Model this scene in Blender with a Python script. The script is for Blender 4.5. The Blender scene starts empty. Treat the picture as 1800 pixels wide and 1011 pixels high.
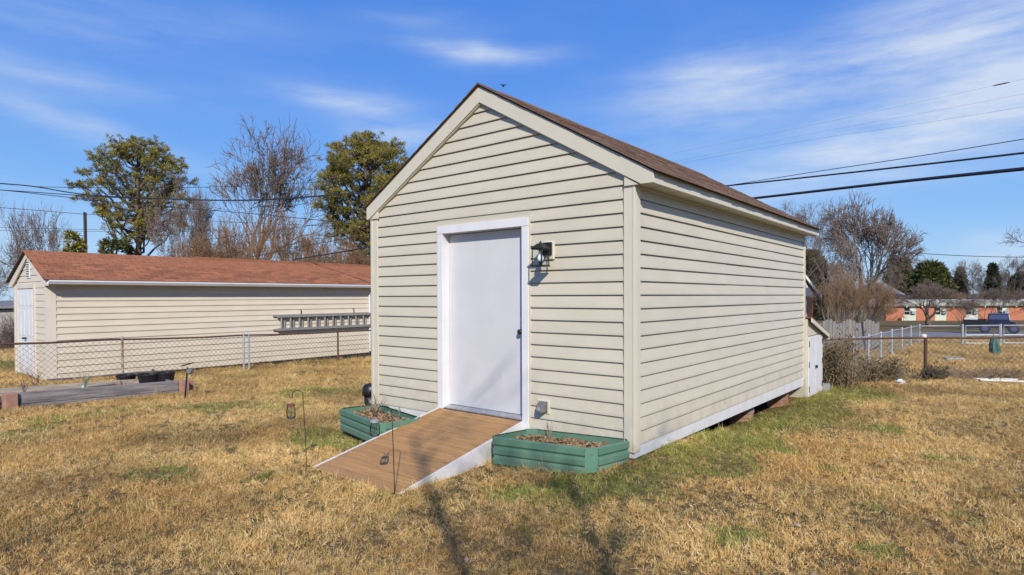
import bpy, bmesh, math, random
import numpy as np
from mathutils import Vector, Matrix

# ---------------------------------------------------------------- camera, sky, sun
sc = bpy.context.scene
CAM = np.array([2.6318, -5.0328, 1.3818])
FW = np.array([-0.62886264, 0.77736957, -0.01511062])
RT = np.array([0.77748699, 0.62888916, -0.00352261])
UP = np.array([-0.00676454, 0.01396355, 0.99987962])
FPX, CYP = 1064.23, 537.75
cd = bpy.data.cameras.new('camera'); cam = bpy.data.objects.new('camera', cd)
sc.collection.objects.link(cam); sc.camera = cam
cam.matrix_world = Matrix(((RT[0], UP[0], -FW[0], CAM[0]), (RT[1], UP[1], -FW[1], CAM[1]), (RT[2], UP[2], -FW[2], CAM[2]), (0, 0, 0, 1)))
cd.sensor_width = 36; cd.lens = FPX / 1800 * 36; cd.shift_y = (CYP - 505.5) / 1800
cd.clip_start = 0.05; cd.clip_end = 3000
SUN_EL, SUN_AZ = math.radians(32.5), math.radians(-45)      # azimuth counted from +X
SUND = Vector((math.cos(SUN_EL) * math.cos(SUN_AZ), math.cos(SUN_EL) * math.sin(SUN_AZ), math.sin(SUN_EL)))
sl = bpy.data.lights.new('sun', 'SUN'); sl.energy = 5.0; sl.angle = math.radians(0.53); sl.color = (1.0, 0.93, 0.82)
so = bpy.data.objects.new('sun', sl); sc.collection.objects.link(so)
so.rotation_euler = SUND.to_track_quat('Z', 'Y').to_euler(); so.location = (8, -10, 12)
sc.view_settings.view_transform = 'Standard'; sc.view_settings.look = 'None'
sc.view_settings.exposure = 0.0; sc.view_settings.gamma = 1.0

def build_world():
    w = bpy.data.worlds.new('World'); sc.world = w; w.use_nodes = True
    nt = w.node_tree; N, L = nt.nodes, nt.links; N.clear()
    out = N.new('ShaderNodeOutputWorld'); bg = N.new('ShaderNodeBackground'); L.new(bg.outputs[0], out.inputs[0])
    bg.inputs[1].default_value = 0.12
    sky = N.new('ShaderNodeTexSky'); sky.sky_type = 'NISHITA'; sky.sun_disc = False
    sky.sun_elevation = SUN_EL; sky.sun_rotation = math.pi / 2 - SUN_AZ
    sky.altitude = 0; sky.air_density = 1.0; sky.dust_density = 0.3; sky.ozone_density = 1.6
    hs = N.new('ShaderNodeHueSaturation'); hs.inputs['Saturation'].default_value = 1.22; hs.inputs['Value'].default_value = 1.0
    L.new(sky.outputs[0], hs.inputs['Color'])
    tc = N.new('ShaderNodeTexCoord'); sep = N.new('ShaderNodeSeparateXYZ'); L.new(tc.outputs['Generated'], sep.inputs[0])
    def math_(op, a, b=None, c=None):
        n = N.new('ShaderNodeMath'); n.operation = op
        for i, v in enumerate((a, b, c)):
            if v is None: continue
            if isinstance(v, (int, float)): n.inputs[i].default_value = v
            else: L.new(v, n.inputs[i])
        return n.outputs[0]
    az = math_('ARCTAN2', sep.outputs[1], sep.outputs[0])
    el = math_('ARCSINE', sep.outputs[2])
    # wispy distortion of the dome coordinates
    comb = N.new('ShaderNodeCombineXYZ'); L.new(az, comb.inputs[0]); L.new(el, comb.inputs[1])
    def noise(vec, scale, sx, sy, det, rough=.55, off=0):
        mp = N.new('ShaderNodeMapping'); L.new(vec, mp.inputs[0]); mp.inputs['Scale'].default_value = (sx, sy, 1); mp.inputs['Location'].default_value = (off, off * .37, 0)
        mp.inputs['Rotation'].default_value = (0, 0, math.radians(6))
        n = N.new('ShaderNodeTexNoise'); n.inputs['Scale'].default_value = scale; n.inputs['Detail'].default_value = det; n.inputs['Roughness'].default_value = rough
        L.new(mp.outputs[0], n.inputs[0]); return n.outputs['Fac']
    wob = math_('MULTIPLY', math_('SUBTRACT', noise(comb.outputs[0], 3.0, 1, 2.2, 3), .5), .07)
    wob2 = math_('MULTIPLY', math_('SUBTRACT', noise(comb.outputs[0], 4.0, 1, 1.5, 3, off=7), .5), .10)
    az2, el2 = math_('ADD', az, wob2), math_('ADD', el, wob)
    er = N.new('ShaderNodeValToRGB'); L.new(math_('MULTIPLY', el, 1.5), er.inputs[0]); ee = er.color_ramp.elements      # clear winter air: pale at the horizon, deep blue above
    for _ in range(2): ee.new(.5)
    for e_, (p_, c_) in zip(ee, [(.0, (3.2, 5.2, 7.8)), (.2, (1.75, 3.9, 7.8)), (.5, (.78, 2.45, 7.4)), (1.0, (.5, 1.75, 6.2))]): e_.position = p_; e_.color = (*[v / 8 for v in c_], 1)
    em = N.new('ShaderNodeVectorMath'); em.operation = 'SCALE'; em.inputs['Scale'].default_value = 8; L.new(er.outputs[0], em.inputs[0])
    clear = N.new('ShaderNodeMixRGB'); clear.inputs[0].default_value = .8; L.new(hs.outputs[0], clear.inputs[1]); L.new(em.outputs[0], clear.inputs[2])
    total = None
    # (azimuth, elevation, half length, half height, tilt, strength) in degrees, world directions of the cirrus streaks
    for a, e, sx, sy, tilt, s in CIRRUS:
        ca, sa = math.cos(math.radians(tilt)), math.sin(math.radians(tilt))
        da = math_('SUBTRACT', az2, math.radians(a)); de = math_('SUBTRACT', el2, math.radians(e))
        # azimuth grows to the left in the view
        u = math_('ADD', math_('MULTIPLY', da, -ca / math.radians(sx)), math_('MULTIPLY', de, sa / math.radians(sx)))
        v = math_('ADD', math_('MULTIPLY', da, sa / math.radians(sy)), math_('MULTIPLY', de, ca / math.radians(sy)))
        q = math_('ADD', math_('MULTIPLY', u, u), math_('MULTIPLY', v, v))
        g = math_('MULTIPLY', math_('EXPONENT', math_('MULTIPLY', q, -1.0)), s)
        total = g if total is None else math_('ADD', total, g)
    base = noise(comb.outputs[0], 1.6, 1, 2.6, 6, .55, off=3.3)
    mr = N.new('ShaderNodeMapRange'); mr.inputs[1].default_value = .47; mr.inputs[2].default_value = .8; mr.inputs[4].default_value = .10; L.new(base, mr.inputs[0])
    total = math_('ADD', total, mr.outputs[0])
    fine = noise(comb.outputs[0], 5.0, 1, 5.0, 8, .62, off=1.7)
    fr = N.new('ShaderNodeMapRange'); fr.inputs[1].default_value = .28; fr.inputs[2].default_value = .72; fr.inputs[3].default_value = .15; fr.inputs[4].default_value = 1.25; L.new(fine, fr.inputs[0])
    dens = math_('MULTIPLY', total, fr.outputs[0])
    cl = N.new('ShaderNodeClamp'); cl.inputs[2].default_value = .85; L.new(dens, cl.inputs[0])
    mix = N.new('ShaderNodeMixRGB'); L.new(cl.outputs[0], mix.inputs[0]); L.new(clear.outputs[0], mix.inputs[1]); mix.inputs[2].default_value = (5.7, 6.4, 7.5, 1)
    L.new(mix.outputs[0], bg.inputs[0])

def px_azel(px, py):
    d = FW + RT * (px - 900) / FPX - UP * (py - CYP) / FPX
    return math.degrees(math.atan2(d[1], d[0])), math.degrees(math.atan2(d[2], math.hypot(d[0], d[1])))
CIRRUS = []
for px, py, sx, sy, tilt, s in [(850, 95, 5.5, .75, 0, .75), (615, 178, 5.5, 1.1, 2, .72), (705, 226, 4, .9, 3, .5), (60, 128, 9, 1.2, -5, .36),
        (100, 212, 11, .9, -14, .42), (715, 42, 5, 1.0, -2, .2), (1230, 150, 7, 2.2, 3, .55), (1480, 112, 13, 2.6, 14, .48), (1710, 45, 9, 4.0, 18, .55), (1640, 215, 14, 2.4, 12, .52),
        (1790, 140, 8, 4, 12, .4), (1600, 255, 14, 2.2, 3, .4), (1750, 445, 2.2, .9, 0, .9), (30, 400, 14, 2.6, 0, .3), (1500, 330, 14, 2, 5, .2), (200, 30, 16, 2, 2, .18)]:
    a, e = px_azel(px, py); CIRRUS.append((a, e, sx, sy, tilt, s))
build_world()

# ---------------------------------------------------------------- helpers
COL = sc.collection
rng = np.random.default_rng(7)
random.seed(11)
def at(px, py, d): return CAM + (FW + RT * (px - 900) / FPX - UP * (py - CYP) / FPX) * d
def hdepth(x, y): return (x - CAM[0]) * FW[0] + (y - CAM[1]) * FW[1]
GD = [0, 5.5, 9.8, 13, 20, 40, 100, 140, 3000]; GZ = [-.26, -.26, -.365, -.45, -.6, -1.1, -2.85, -3.3, -3.3]
def gz(x, y):
    x = np.asarray(x, float); y = np.asarray(y, float)
    z = np.interp(hdepth(x, y), GD, GZ)
    z = z + .14 * np.exp(-(((x - .1) / .7) ** 2 + ((y - .8) / 1.6) ** 2))
    z = z + .05 * np.exp(-(((x + .6) / 1.0) ** 2 + ((y + .3) / .5) ** 2))
    z = z + .012 * np.sin(x * 2.1 + y * .7) * np.sin(y * 1.7 - x * .4) + .006 * np.sin(x * 5.3) * np.sin(y * 4.7)
    under = (np.clip((-x - .12) / .1, 0, 1) * np.clip((x + 3.6) / .1, 0, 1) * np.clip((y - 1.3) / .2, 0, 1) * np.clip((6.0 - y) / .1, 0, 1))
    return z - .12 * under
def gp(px, d):                       # ground point in the direction of a picture column at depth d
    p = at(px, 520, d); return np.array([p[0], p[1], float(gz(p[0], p[1]))])

def gat(px, py):                     # ground point seen at a picture position
    d = FW + RT * (px - 900) / FPX - UP * (py - CYP) / FPX; tt = (-.3 - CAM[2]) / d[2]
    for _ in range(6): q = CAM + d * tt; tt = (float(gz(q[0], q[1])) - CAM[2]) / d[2]
    return CAM + d * tt
def mat(name, col, rough=.6, col2=None, scale=8, detail=6, bump=0, bscale=None, rnd=0, metal=0, stretch=(1, 1, 1), spec=.5, trans=0, coord='Object', lo=.35, hi=.65):
    m = bpy.data.materials.new(name); m.use_nodes = True; nt = m.node_tree; N, L = nt.nodes, nt.links
    b = N['Principled BSDF']; b.inputs['Roughness'].default_value = rough; b.inputs['Metallic'].default_value = metal
    b.inputs['Specular IOR Level'].default_value = spec
    b.inputs['Base Color'].default_value = (*col, 1)
    src = None
    if coord == 'World':
        g = N.new('ShaderNodeNewGeometry'); cv = g.outputs['Position']
    else:
        t = N.new('ShaderNodeTexCoord'); cv = t.outputs['Object']
    mp = N.new('ShaderNodeMapping'); mp.inputs['Scale'].default_value = stretch; L.new(cv, mp.inputs[0])
    if col2 is not None:
        n = N.new('ShaderNodeTexNoise'); n.inputs['Scale'].default_value = scale; n.inputs['Detail'].default_value = detail; n.inputs['Roughness'].default_value = .62
        L.new(mp.outputs[0], n.inputs[0])
        r = N.new('ShaderNodeMapRange'); r.inputs[1].default_value = lo; r.inputs[2].default_value = hi; L.new(n.outputs['Fac'], r.inputs[0])
        x = N.new('ShaderNodeMixRGB'); x.inputs[1].default_value = (*col, 1); x.inputs[2].default_value = (*col2, 1); L.new(r.outputs[0], x.inputs[0]); src = x.outputs[0]
    if rnd:
        oi = N.new('ShaderNodeObjectInfo'); r = N.new('ShaderNodeMapRange'); r.inputs[3].default_value = 1 - rnd; r.inputs[4].default_value = 1 + rnd
        L.new(oi.outputs['Random'], r.inputs[0])
        h = N.new('ShaderNodeHueSaturation'); L.new(r.outputs[0], h.inputs['Value'])
        if src: L.new(src, h.inputs['Color'])
        else: h.inputs['Color'].default_value = (*col, 1)
        src = h.outputs[0]
    if src: L.new(src, b.inputs['Base Color'])
    if bump:
        n = N.new('ShaderNodeTexNoise'); n.inputs['Scale'].default_value = bscale or scale * 4; n.inputs['Detail'].default_value = 5; L.new(mp.outputs[0], n.inputs[0])
        bp = N.new('ShaderNodeBump'); bp.inputs['Strength'].default_value = bump; bp.inputs['Distance'].default_value = .02; L.new(n.outputs['Fac'], bp.inputs['Height']); L.new(bp.outputs[0], b.inputs['Normal'])
    if trans:
        b.inputs['Transmission Weight'].default_value = trans
    return m

MT = {}
MT['siding'] = mat('siding', (.555, .512, .405), .48, (.52, .478, .372), 2.2, 5, .05, 60, rnd=.025, stretch=(1, 1, 3))
MT['trimbeige'] = mat('trimbeige', (.60, .56, .45), .45, (.57, .53, .42), 3, 4, rnd=.02)
MT['white'] = mat('white', (.71, .71, .72), .38, (.65, .65, .66), 3, 5, .03, 30)
MT['doorwhite'] = mat('doorwhite', (.60, .60, .615), .35, (.54, .545, .565), 1.3, 4, .02, 20)
MT['shingle'] = mat('shingle', (.13, .075, .046), .92, (.25, .14, .08), 7, 8, .6, 160, stretch=(1, 1, 1), coord='World')
MT['shingle_red'] = mat('shingle_red', (.265, .098, .04), .9, (.345, .13, .055), 5, 8, .4, 150, rnd=.26, coord='World')
MT['dark'] = mat('dark', (.03, .028, .027), .6)
MT['darkedge'] = mat('darkedge', (.05, .045, .04), .8)
MT['black'] = mat('black', (.012, .012, .013), .42)
MT['brick'] = mat('brick', (.30, .11, .06), .9, (.36, .27, .19), 9, 6, .5, 60)
MT['plank'] = mat('plank', (.43, .24, .09), .62, (.32, .17, .062), 3.2, 7, .15, 60, rnd=.10, stretch=(1, 9, 9))
MT['alu'] = mat('alu', (.55, .56, .57), .42, (.4, .4, .4), 14, 6, .1, metal=.7)
MT['green'] = mat('green', (.078, .175, .118), .5, (.105, .205, .145), 6, 6, .05, 50)
MT['greenplate'] = mat('greenplate', (.10, .215, .15), .5, (.085, .19, .13), 9, 6)
MT['galv'] = mat('galv', (.52, .54, .56), .45, (.36, .38, .40), 18, 6, .1, metal=.5)
MT['ladder'] = mat('ladder', (.34, .325, .30), .5, (.25, .24, .22), 12, 5, metal=.3)
MT['rust'] = mat('rust', (.13, .055, .032), .85, (.055, .034, .026), 14, 6, .4, 80)
MT['rustmix'] = mat('rustmix', (.34, .31, .28), .75, (.2, .09, .045), 10, 6, .3, lo=.4, hi=.6)
MT['wire'] = mat('wire', (.12, .105, .09), .6, (.07, .05, .035), 6, 4, metal=.2)
MT['wiresilver'] = mat('wiresilver', (.24, .24, .24), .6, metal=.2)
MT['cable'] = mat('cable', (.02, .02, .024), .55)
MT['beige2'] = mat('beige2', (.64, .565, .445), .5, (.595, .52, .405), 1.4, 5, .05, 60, rnd=.025, stretch=(1, 1, 3))
MT['beige2trim'] = mat('beige2trim', (.66, .59, .49), .5, (.62, .555, .46), 3, 4)
MT['oldwood'] = mat('oldwood', (.24, .215, .21), .85, (.085, .077, .082), 7, 8, .6, 60, rnd=.15, stretch=(1, .16, 2), lo=.38, hi=.62)
MT['palewood'] = mat('palewood', (.42, .36, .29), .85, (.22, .19, .165), 7, 8, .6, 60, stretch=(1, .16, 2), lo=.38, hi=.62)
MT['greypicket'] = mat('greypicket', (.25, .235, .22), .9, (.165, .155, .145), 5, 8, .5, 60, rnd=.14, stretch=(4, 4, .25))
MT['block'] = mat('block', (.40, .22, .155), .9, (.30, .16, .115), 9, 7, .4, 60)
MT['soil'] = mat('soil', (.085, .055, .035), .95, (.15, .10, .06), 14, 8, 1, 60)
MT['mulch'] = mat('mulch', (.36, .24, .13), .9, (.13, .08, .045), 30, 6, coord='World')
MT['deadstem'] = mat('deadstem', (.30, .22, .14), .85, (.19, .13, .08), 20, 4)
MT['bark'] = mat('bark', (.20, .165, .13), .9, (.12, .095, .075), 8, 8, .6, 40)
MT['barklight'] = mat('barklight', (.33, .255, .18), .85, (.21, .155, .105), 7, 8, .4, 40)
MT['twig'] = mat('twig', (.20, .15, .115), .9, (.14, .105, .085), 3, 4)
MT['twigbrown'] = mat('twigbrown', (.27, .15, .07), .9, (.20, .115, .06), 2, 4)
MT['twigtan'] = mat('twigtan', (.30, .19, .105), .9, (.21, .135, .08), 2, 4)
MT['pinebark'] = mat('pinebark', (.15, .115, .09), .9, (.085, .064, .052), 8, 8, .7, 40)
MT['polewood'] = mat('polewood', (.16, .10, .065), .9, (.11, .07, .05), 8, 8, .4)
MT['concrete'] = mat('concrete', (.36, .35, .33), .9, (.28, .27, .25), 6, 8, .3)
MT['asphalt'] = mat('asphalt', (.20, .20, .21), .9, (.16, .16, .17), 3, 8, .3, coord='World')
MT['navy'] = mat('navy', (.012, .014, .04), .35, (.018, .02, .05), 4, 4)
MT['navyglass'] = mat('navyglass', (.06, .075, .13), .15)
MT['hub'] = mat('hub', (.07, .07, .17), .4)
MT['roofgrey'] = mat('roofgrey', (.48, .47, .44), .8, (.34, .33, .31), 2, 7, .2)
MT['roofslate'] = mat('roofslate', (.20, .19, .20), .85, (.15, .145, .15), 3, 6)
MT['fasciagrey'] = mat('fasciagrey', (.36, .36, .30), .7, (.28, .29, .25), 2, 6)
MT['panelpale'] = mat('panelpale', (.55, .58, .46), .7, (.46, .5, .40), 3, 5)
MT['paint'] = mat('paint', (.7, .7, .67), .6, (.55, .54, .5), 9, 6)
MT['redlid'] = mat('redlid', (.17, .045, .03), .6)
MT['plastic'] = mat('plastic', (.16, .16, .165), .45, (.12, .12, .125), 10, 5)
MT['tarp'] = mat('tarp', (.025, .09, .07), .6, (.045, .14, .11), 9, 5, .6, 14)
MT['bulb'] = mat('bulb', (.82, .84, .88), .15)
def glassmat(name, tint, rough=.02, blend=.05):
    m = bpy.data.materials.new(name); m.use_nodes = True; nt = m.node_tree; N, L = nt.nodes, nt.links; N.clear()
    o = N.new('ShaderNodeOutputMaterial'); t = N.new('ShaderNodeBsdfTransparent'); t.inputs[0].default_value = (*tint, 1)
    g = N.new('ShaderNodeBsdfGlossy'); g.inputs['Roughness'].default_value = rough
    lw = N.new('ShaderNodeLayerWeight'); lw.inputs[0].default_value = blend
    x = N.new('ShaderNodeMixShader'); L.new(lw.outputs['Fresnel'], x.inputs[0]); L.new(t.outputs[0], x.inputs[1]); L.new(g.outputs[0], x.inputs[2]); L.new(x.outputs[0], o.inputs[0])
    return m
MT['glass'] = glassmat('glass', (.975, .98, .98))
MT['jarglass'] = glassmat('jarglass', (.84, .88, .87), .06, .22)
MT['darkglass'] = mat('darkglass', (.015, .018, .022), .08, spec=.8)
def brickwall(name, c1, c2, mortar, scale):
    m = mat(name, c1, .85); nt = m.node_tree; N, L = nt.nodes, nt.links
    t = N.new('ShaderNodeTexCoord'); mp = N.new('ShaderNodeMapping'); mp.inputs['Rotation'].default_value = (math.radians(90), 0, 0)
    L.new(t.outputs['Object'], mp.inputs[0])
    b = N.new('ShaderNodeTexBrick'); b.inputs['Color1'].default_value = (*c1, 1); b.inputs['Color2'].default_value = (*c2, 1); b.inputs['Mortar'].default_value = (*mortar, 1)
    b.inputs['Scale'].default_value = scale; b.inputs['Mortar Size'].default_value = .015; L.new(mp.outputs[0], b.inputs[0])
    L.new(b.outputs[0], N['Principled BSDF'].inputs['Base Color']); return m
MT['brickfar'] = brickwall('brickfar', (.46, .155, .075), (.39, .125, .06), (.38, .22, .15), 4)

def splash(m, z0, z1, col):
    nt = m.node_tree; N, L = nt.nodes, nt.links; b = N['Principled BSDF']; src = b.inputs['Base Color'].links[0].from_socket
    g = N.new('ShaderNodeNewGeometry'); sp = N.new('ShaderNodeSeparateXYZ'); L.new(g.outputs['Position'], sp.inputs[0]); n = N.new('ShaderNodeTexNoise'); n.inputs['Scale'].default_value = 5; n.inputs['Detail'].default_value = 8; n.inputs['Roughness'].default_value = .7; L.new(g.outputs['Position'], n.inputs[0])
    r = N.new('ShaderNodeMapRange'); r.inputs[1].default_value = z1; r.inputs[2].default_value = z0; L.new(sp.outputs[2], r.inputs[0]); q = N.new('ShaderNodeMapRange'); q.inputs[1].default_value = .42; q.inputs[2].default_value = .75; L.new(n.outputs['Fac'], q.inputs[0])
    mu = N.new('ShaderNodeMath'); mu.operation = 'MULTIPLY'; L.new(r.outputs[0], mu.inputs[0]); L.new(q.outputs[0], mu.inputs[1]); x = N.new('ShaderNodeMixRGB'); L.new(mu.outputs[0], x.inputs[0]); L.new(src, x.inputs[1]); x.inputs[2].default_value = (*col, 1); L.new(x.outputs[0], b.inputs['Base Color'])
splash(MT['siding'], -.1, .55, (.40, .33, .24)); splash(MT['white'], -.35, .05, (.36, .29, .21)); splash(MT['beige2'], -.6, .0, (.42, .34, .24)); splash(MT['green'], -.3, .0, (.16, .15, .09)); splash(MT['trimbeige'], -.1, .4, (.42, .35, .26))

class MB:
    def __init__(s, T=None): s.v = []; s.f = []; s.T = T
    def pt(s, p):
        if s.T is None: return (float(p[0]), float(p[1]), float(p[2]))
        o, ex, ey, ez = s.T; q = o + ex * p[0] + ey * p[1] + ez * p[2]; return tuple(map(float, q))
    def add(s, pts, faces):
        n = len(s.v); s.v += [s.pt(p) for p in pts]; s.f += [tuple(n + i for i in f) for f in faces]; return s
    def box(s, a, b):
        x0, y0, z0 = a; x1, y1, z1 = b
        return s.add([(x0, y0, z0), (x1, y0, z0), (x1, y1, z0), (x0, y1, z0), (x0, y0, z1), (x1, y0, z1), (x1, y1, z1), (x0, y1, z1)],
                     [(0, 3, 2, 1), (4, 5, 6, 7), (0, 1, 5, 4), (1, 2, 6, 5), (2, 3, 7, 6), (3, 0, 4, 7)])
    def prism(s, poly, d):            # polygon (3D points), extruded by vector d
        n = len(poly); p2 = [tuple(np.add(p, d)) for p in poly]
        return s.add(list(poly) + p2, [tuple(range(n))[::-1], tuple(range(n, 2 * n))] + [(i, (i + 1) % n, n + (i + 1) % n, n + i) for i in range(n)])
    def tube(s, pts, rad, k=6, caps=True):
        pts = [np.array(p, float) for p in pts]; rad = [rad] * len(pts) if np.isscalar(rad) else rad
        n0 = len(s.v); n = len(pts); prev = None
        for i, p in enumerate(pts):
            t = pts[min(i + 1, n - 1)] - pts[max(i - 1, 0)]; t /= (np.linalg.norm(t) + 1e-9)
            if prev is None:
                a = np.cross(t, (0, 0, 1) if abs(t[2]) < .9 else (1, 0, 0))
            else: a = prev - t * (prev @ t)
            a /= np.linalg.norm(a) + 1e-9; prev = a; b = np.cross(t, a)
            for j in range(k):
                q = p + rad[i] * (a * math.cos(2 * math.pi * j / k) + b * math.sin(2 * math.pi * j / k)); s.v.append(s.pt(q))
        for i in range(n - 1):
            for j in range(k):
                s.f.append((n0 + i * k + j, n0 + i * k + (j + 1) % k, n0 + (i + 1) * k + (j + 1) % k, n0 + (i + 1) * k + j))
        if caps: s.f.append(tuple(n0 + j for j in range(k))[::-1]); s.f.append(tuple(n0 + (n - 1) * k + j for j in range(k)))
        return s
    def lathe(s, c, prof, k=16):      # prof: list of (radius, z)
        n0 = len(s.v)
        for r, z in prof:
            for j in range(k): s.v.append(s.pt((c[0] + r * math.cos(2 * math.pi * j / k), c[1] + r * math.sin(2 * math.pi * j / k), c[2] + z)))
        for i in range(len(prof) - 1):
            for j in range(k): s.f.append((n0 + i * k + j, n0 + i * k + (j + 1) % k, n0 + (i + 1) * k + (j + 1) % k, n0 + (i + 1) * k + j))
        s.f.append(tuple(n0 + j for j in range(k))[::-1]); s.f.append(tuple(n0 + (len(prof) - 1) * k + j for j in range(k)))
        return s
    def mesh(s, name, m, off=(0, 0, 0), smooth=False):
        me = bpy.data.meshes.new(name); o = np.array(off)
        me.from_pydata([tuple(np.subtract(v, o)) for v in s.v] if any(off) else s.v, [], s.f)
        if m: me.materials.append(MT[m] if isinstance(m, str) else m)
        if smooth: me.polygons.foreach_set('use_smooth', [True] * len(me.polygons))
        me.update(); return me
    def build(s, name, m, parent=None, smooth=False, kind=None, bevel=0):
        off = tuple(parent['_o']) if parent is not None else (0, 0, 0)
        ob = bpy.data.objects.new(name, s.mesh(name, m, off, smooth)); COL.objects.link(ob)
        if parent is not None: ob.parent = parent; ob['_o'] = off
        if kind: ob['kind'] = kind
        if bevel:
            md = ob.modifiers.new('b', 'BEVEL'); md.width = bevel; md.segments = 2; md.limit_method = 'ANGLE'
        return ob
def inst(name, me, parent, loc, rot=(0, 0, 0), scale=(1, 1, 1)):
    ob = bpy.data.objects.new(name, me); COL.objects.link(ob); ob.parent = parent
    off = parent['_o'] if parent is not None else (0, 0, 0)
    ob.location = np.subtract(loc, off); ob.rotation_euler = rot; ob.scale = scale; return ob
def tag(o, label, cat, group=None):
    o['label'] = label; o['category'] = cat
    if group: o['group'] = group
    return o
def thing(name, loc, label, cat, group=None):
    e = bpy.data.objects.new(name, None); COL.objects.link(e); e.location = loc; e['_o'] = tuple(map(float, loc)); e.empty_display_size = .2
    return tag(e, label, cat, group)

# ---------------------------------------------------------------- ground, road
def ground():
    xs = np.unique(np.concatenate([np.linspace(-600, -60, 28), np.linspace(-60, -18, 43), np.arange(-18, 9.01, .22), np.linspace(9, 60, 52), np.linspace(60, 600, 28)]))
    ys = np.unique(np.concatenate([np.linspace(-300, -30, 14), np.linspace(-30, -6, 25), np.arange(-6, 13.01, .22), np.linspace(13, 80, 68), np.linspace(80, 700, 32)]))
    X, Y = np.meshgrid(xs, ys); Z = gz(X, Y); nx, ny = len(xs), len(ys)
    V = np.stack([X.ravel(), Y.ravel(), Z.ravel()], 1)
    i = (np.arange(ny - 1)[:, None] * nx + np.arange(nx - 1)).ravel()
    F = np.stack([i, i + 1, i + nx + 1, i + nx], 1)
    me = bpy.data.meshes.new('ground'); me.from_pydata(V.tolist(), [], F.tolist()); me.polygons.foreach_set('use_smooth', [True] * len(me.polygons))
    m = bpy.data.materials.new('lawn'); m.use_nodes = True; nt = m.node_tree; N, L = nt.nodes, nt.links; b = N['Principled BSDF']; b.inputs['Roughness'].default_value = .95; b.inputs['Specular IOR Level'].default_value = .1
    g = N.new('ShaderNodeNewGeometry')
    def nz(s, d, r=.6):
        n = N.new('ShaderNodeTexNoise'); n.inputs['Scale'].default_value = s; n.inputs['Detail'].default_value = d; n.inputs['Roughness'].default_value = r; L.new(g.outputs['Position'], n.inputs[0]); return n.outputs['Fac']
    def ramp(f, stops):
        r = N.new('ShaderNodeValToRGB'); el = r.color_ramp.elements
        while len(el) < len(stops): el.new(.5)
        for e, (p, c) in zip(el, stops): e.position = p; e.color = (*c, 1)
        L.new(f, r.inputs[0]); return r.outputs[0]
    straw = ramp(nz(14, 9, .75), [(.3, (.06, .038, .018)), (.5, (.16, .105, .048)), (.68, (.33, .23, .11))])
    green = ramp(nz(20, 8, .7), [(.3, (.045, .055, .018)), (.7, (.18, .17, .06))])
    mk = ramp(nz(.45, 5, .6), [(.46, (0, 0, 0)), (.66, (.75, .75, .75))])
    x = N.new('ShaderNodeMixRGB'); L.new(mk, x.inputs[0]); L.new(straw, x.inputs[1]); L.new(green, x.inputs[2])
    soil = ramp(nz(.8, 6, .65), [(.60, (0, 0, 0)), (.72, (.6, .6, .6))])
    x2 = N.new('ShaderNodeMixRGB'); L.new(soil, x2.inputs[0]); L.new(x.outputs[0], x2.inputs[1]); x2.inputs[2].default_value = (.19, .115, .06, 1)
    L.new(x2.outputs[0], b.inputs['Base Color'])
    bp = N.new('ShaderNodeBump'); bp.inputs['Strength'].default_value = .9; bp.inputs['Distance'].default_value = .04; L.new(nz(30, 6), bp.inputs['Height']); L.new(bp.outputs[0], b.inputs['Normal'])
    me.materials.append(m); o = bpy.data.objects.new('ground', me); COL.objects.link(o); o['kind'] = 'structure'; o['label'] = 'dormant straw coloured lawn with green patches'
ground()
F2 = np.array([FW[0], FW[1], 0]); F2 /= np.linalg.norm(F2); R2 = np.array([F2[1], -F2[0], 0])
def fr(s, d, z=None):                # lateral s, forward d on the ground
    p = CAM + R2 * s + F2 * d; p[2] = float(gz(p[0], p[1])) if z is None else z; return p
def strip(name, d0, d1, s0, s1, dz, m, n=60, nd=6):
    b = MB(); P = []
    for i in range(n + 1):
        for j in range(nd + 1):
            q = fr(s0 + (s1 - s0) * i / n, d0 + (d1 - d0) * j / nd); q[2] += dz; P.append(q)
    b.add(P, [(i * (nd + 1) + j, (i + 1) * (nd + 1) + j, (i + 1) * (nd + 1) + j + 1, i * (nd + 1) + j + 1) for i in range(n) for j in range(nd)])
    o = b.build(name, m); o['kind'] = 'structure'; return o
strip('road', 33.2, 40.3, -7, 150, .04, 'asphalt')
strip('kerb', 40.3, 40.6, -7, 150, .12, 'concrete', nd=1)

# ---------------------------------------------------------------- the shed
C = .127
XR, SLOPE, ZA = -1.845, .578, 3.69           # ridge x, pitch, top of the rake boards at the ridge
LEN = 6.13
shed = thing('storage_shed', (-1.87, 3.05, -.12), 'beige vinyl sided gable shed with brown shingle roof and plain white door', 'shed')
core = MB()
core.box((-3.735, .004, 0), (-2.53, .1, 2.42)); core.box((-1.22, .004, 0), (-.004, .1, 2.42)); core.box((-2.53, .004, 2.18), (-1.22, .1, 2.42))
core.prism([(-3.735, .004, 2.42), (-.004, .004, 2.42), (-.004, .004, 2.45), (-1.87, .004, 3.56), (-3.735, .004, 2.45)], (0, .096, 0))
core.box((-.1, .1, 0), (-.004, LEN - .1, 2.42)); core.box((-3.735, .1, 0), (-3.64, LEN - .1, 2.42)); core.box((-3.735, LEN - .1, 0), (-.004, LEN - .004, 2.42))
core.prism([(-3.735, LEN - .1, 2.42), (-.004, LEN - .1, 2.42), (-1.87, LEN - .1, 3.56)], (0, .096, 0))
core.box((-3.7, .02, -.10), (-.04, LEN - .02, -.005))
core.build('wall', 'darkedge', shed)  # core coloured dark to deepen the shade in the gaps between planks
LIP = .022
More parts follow.
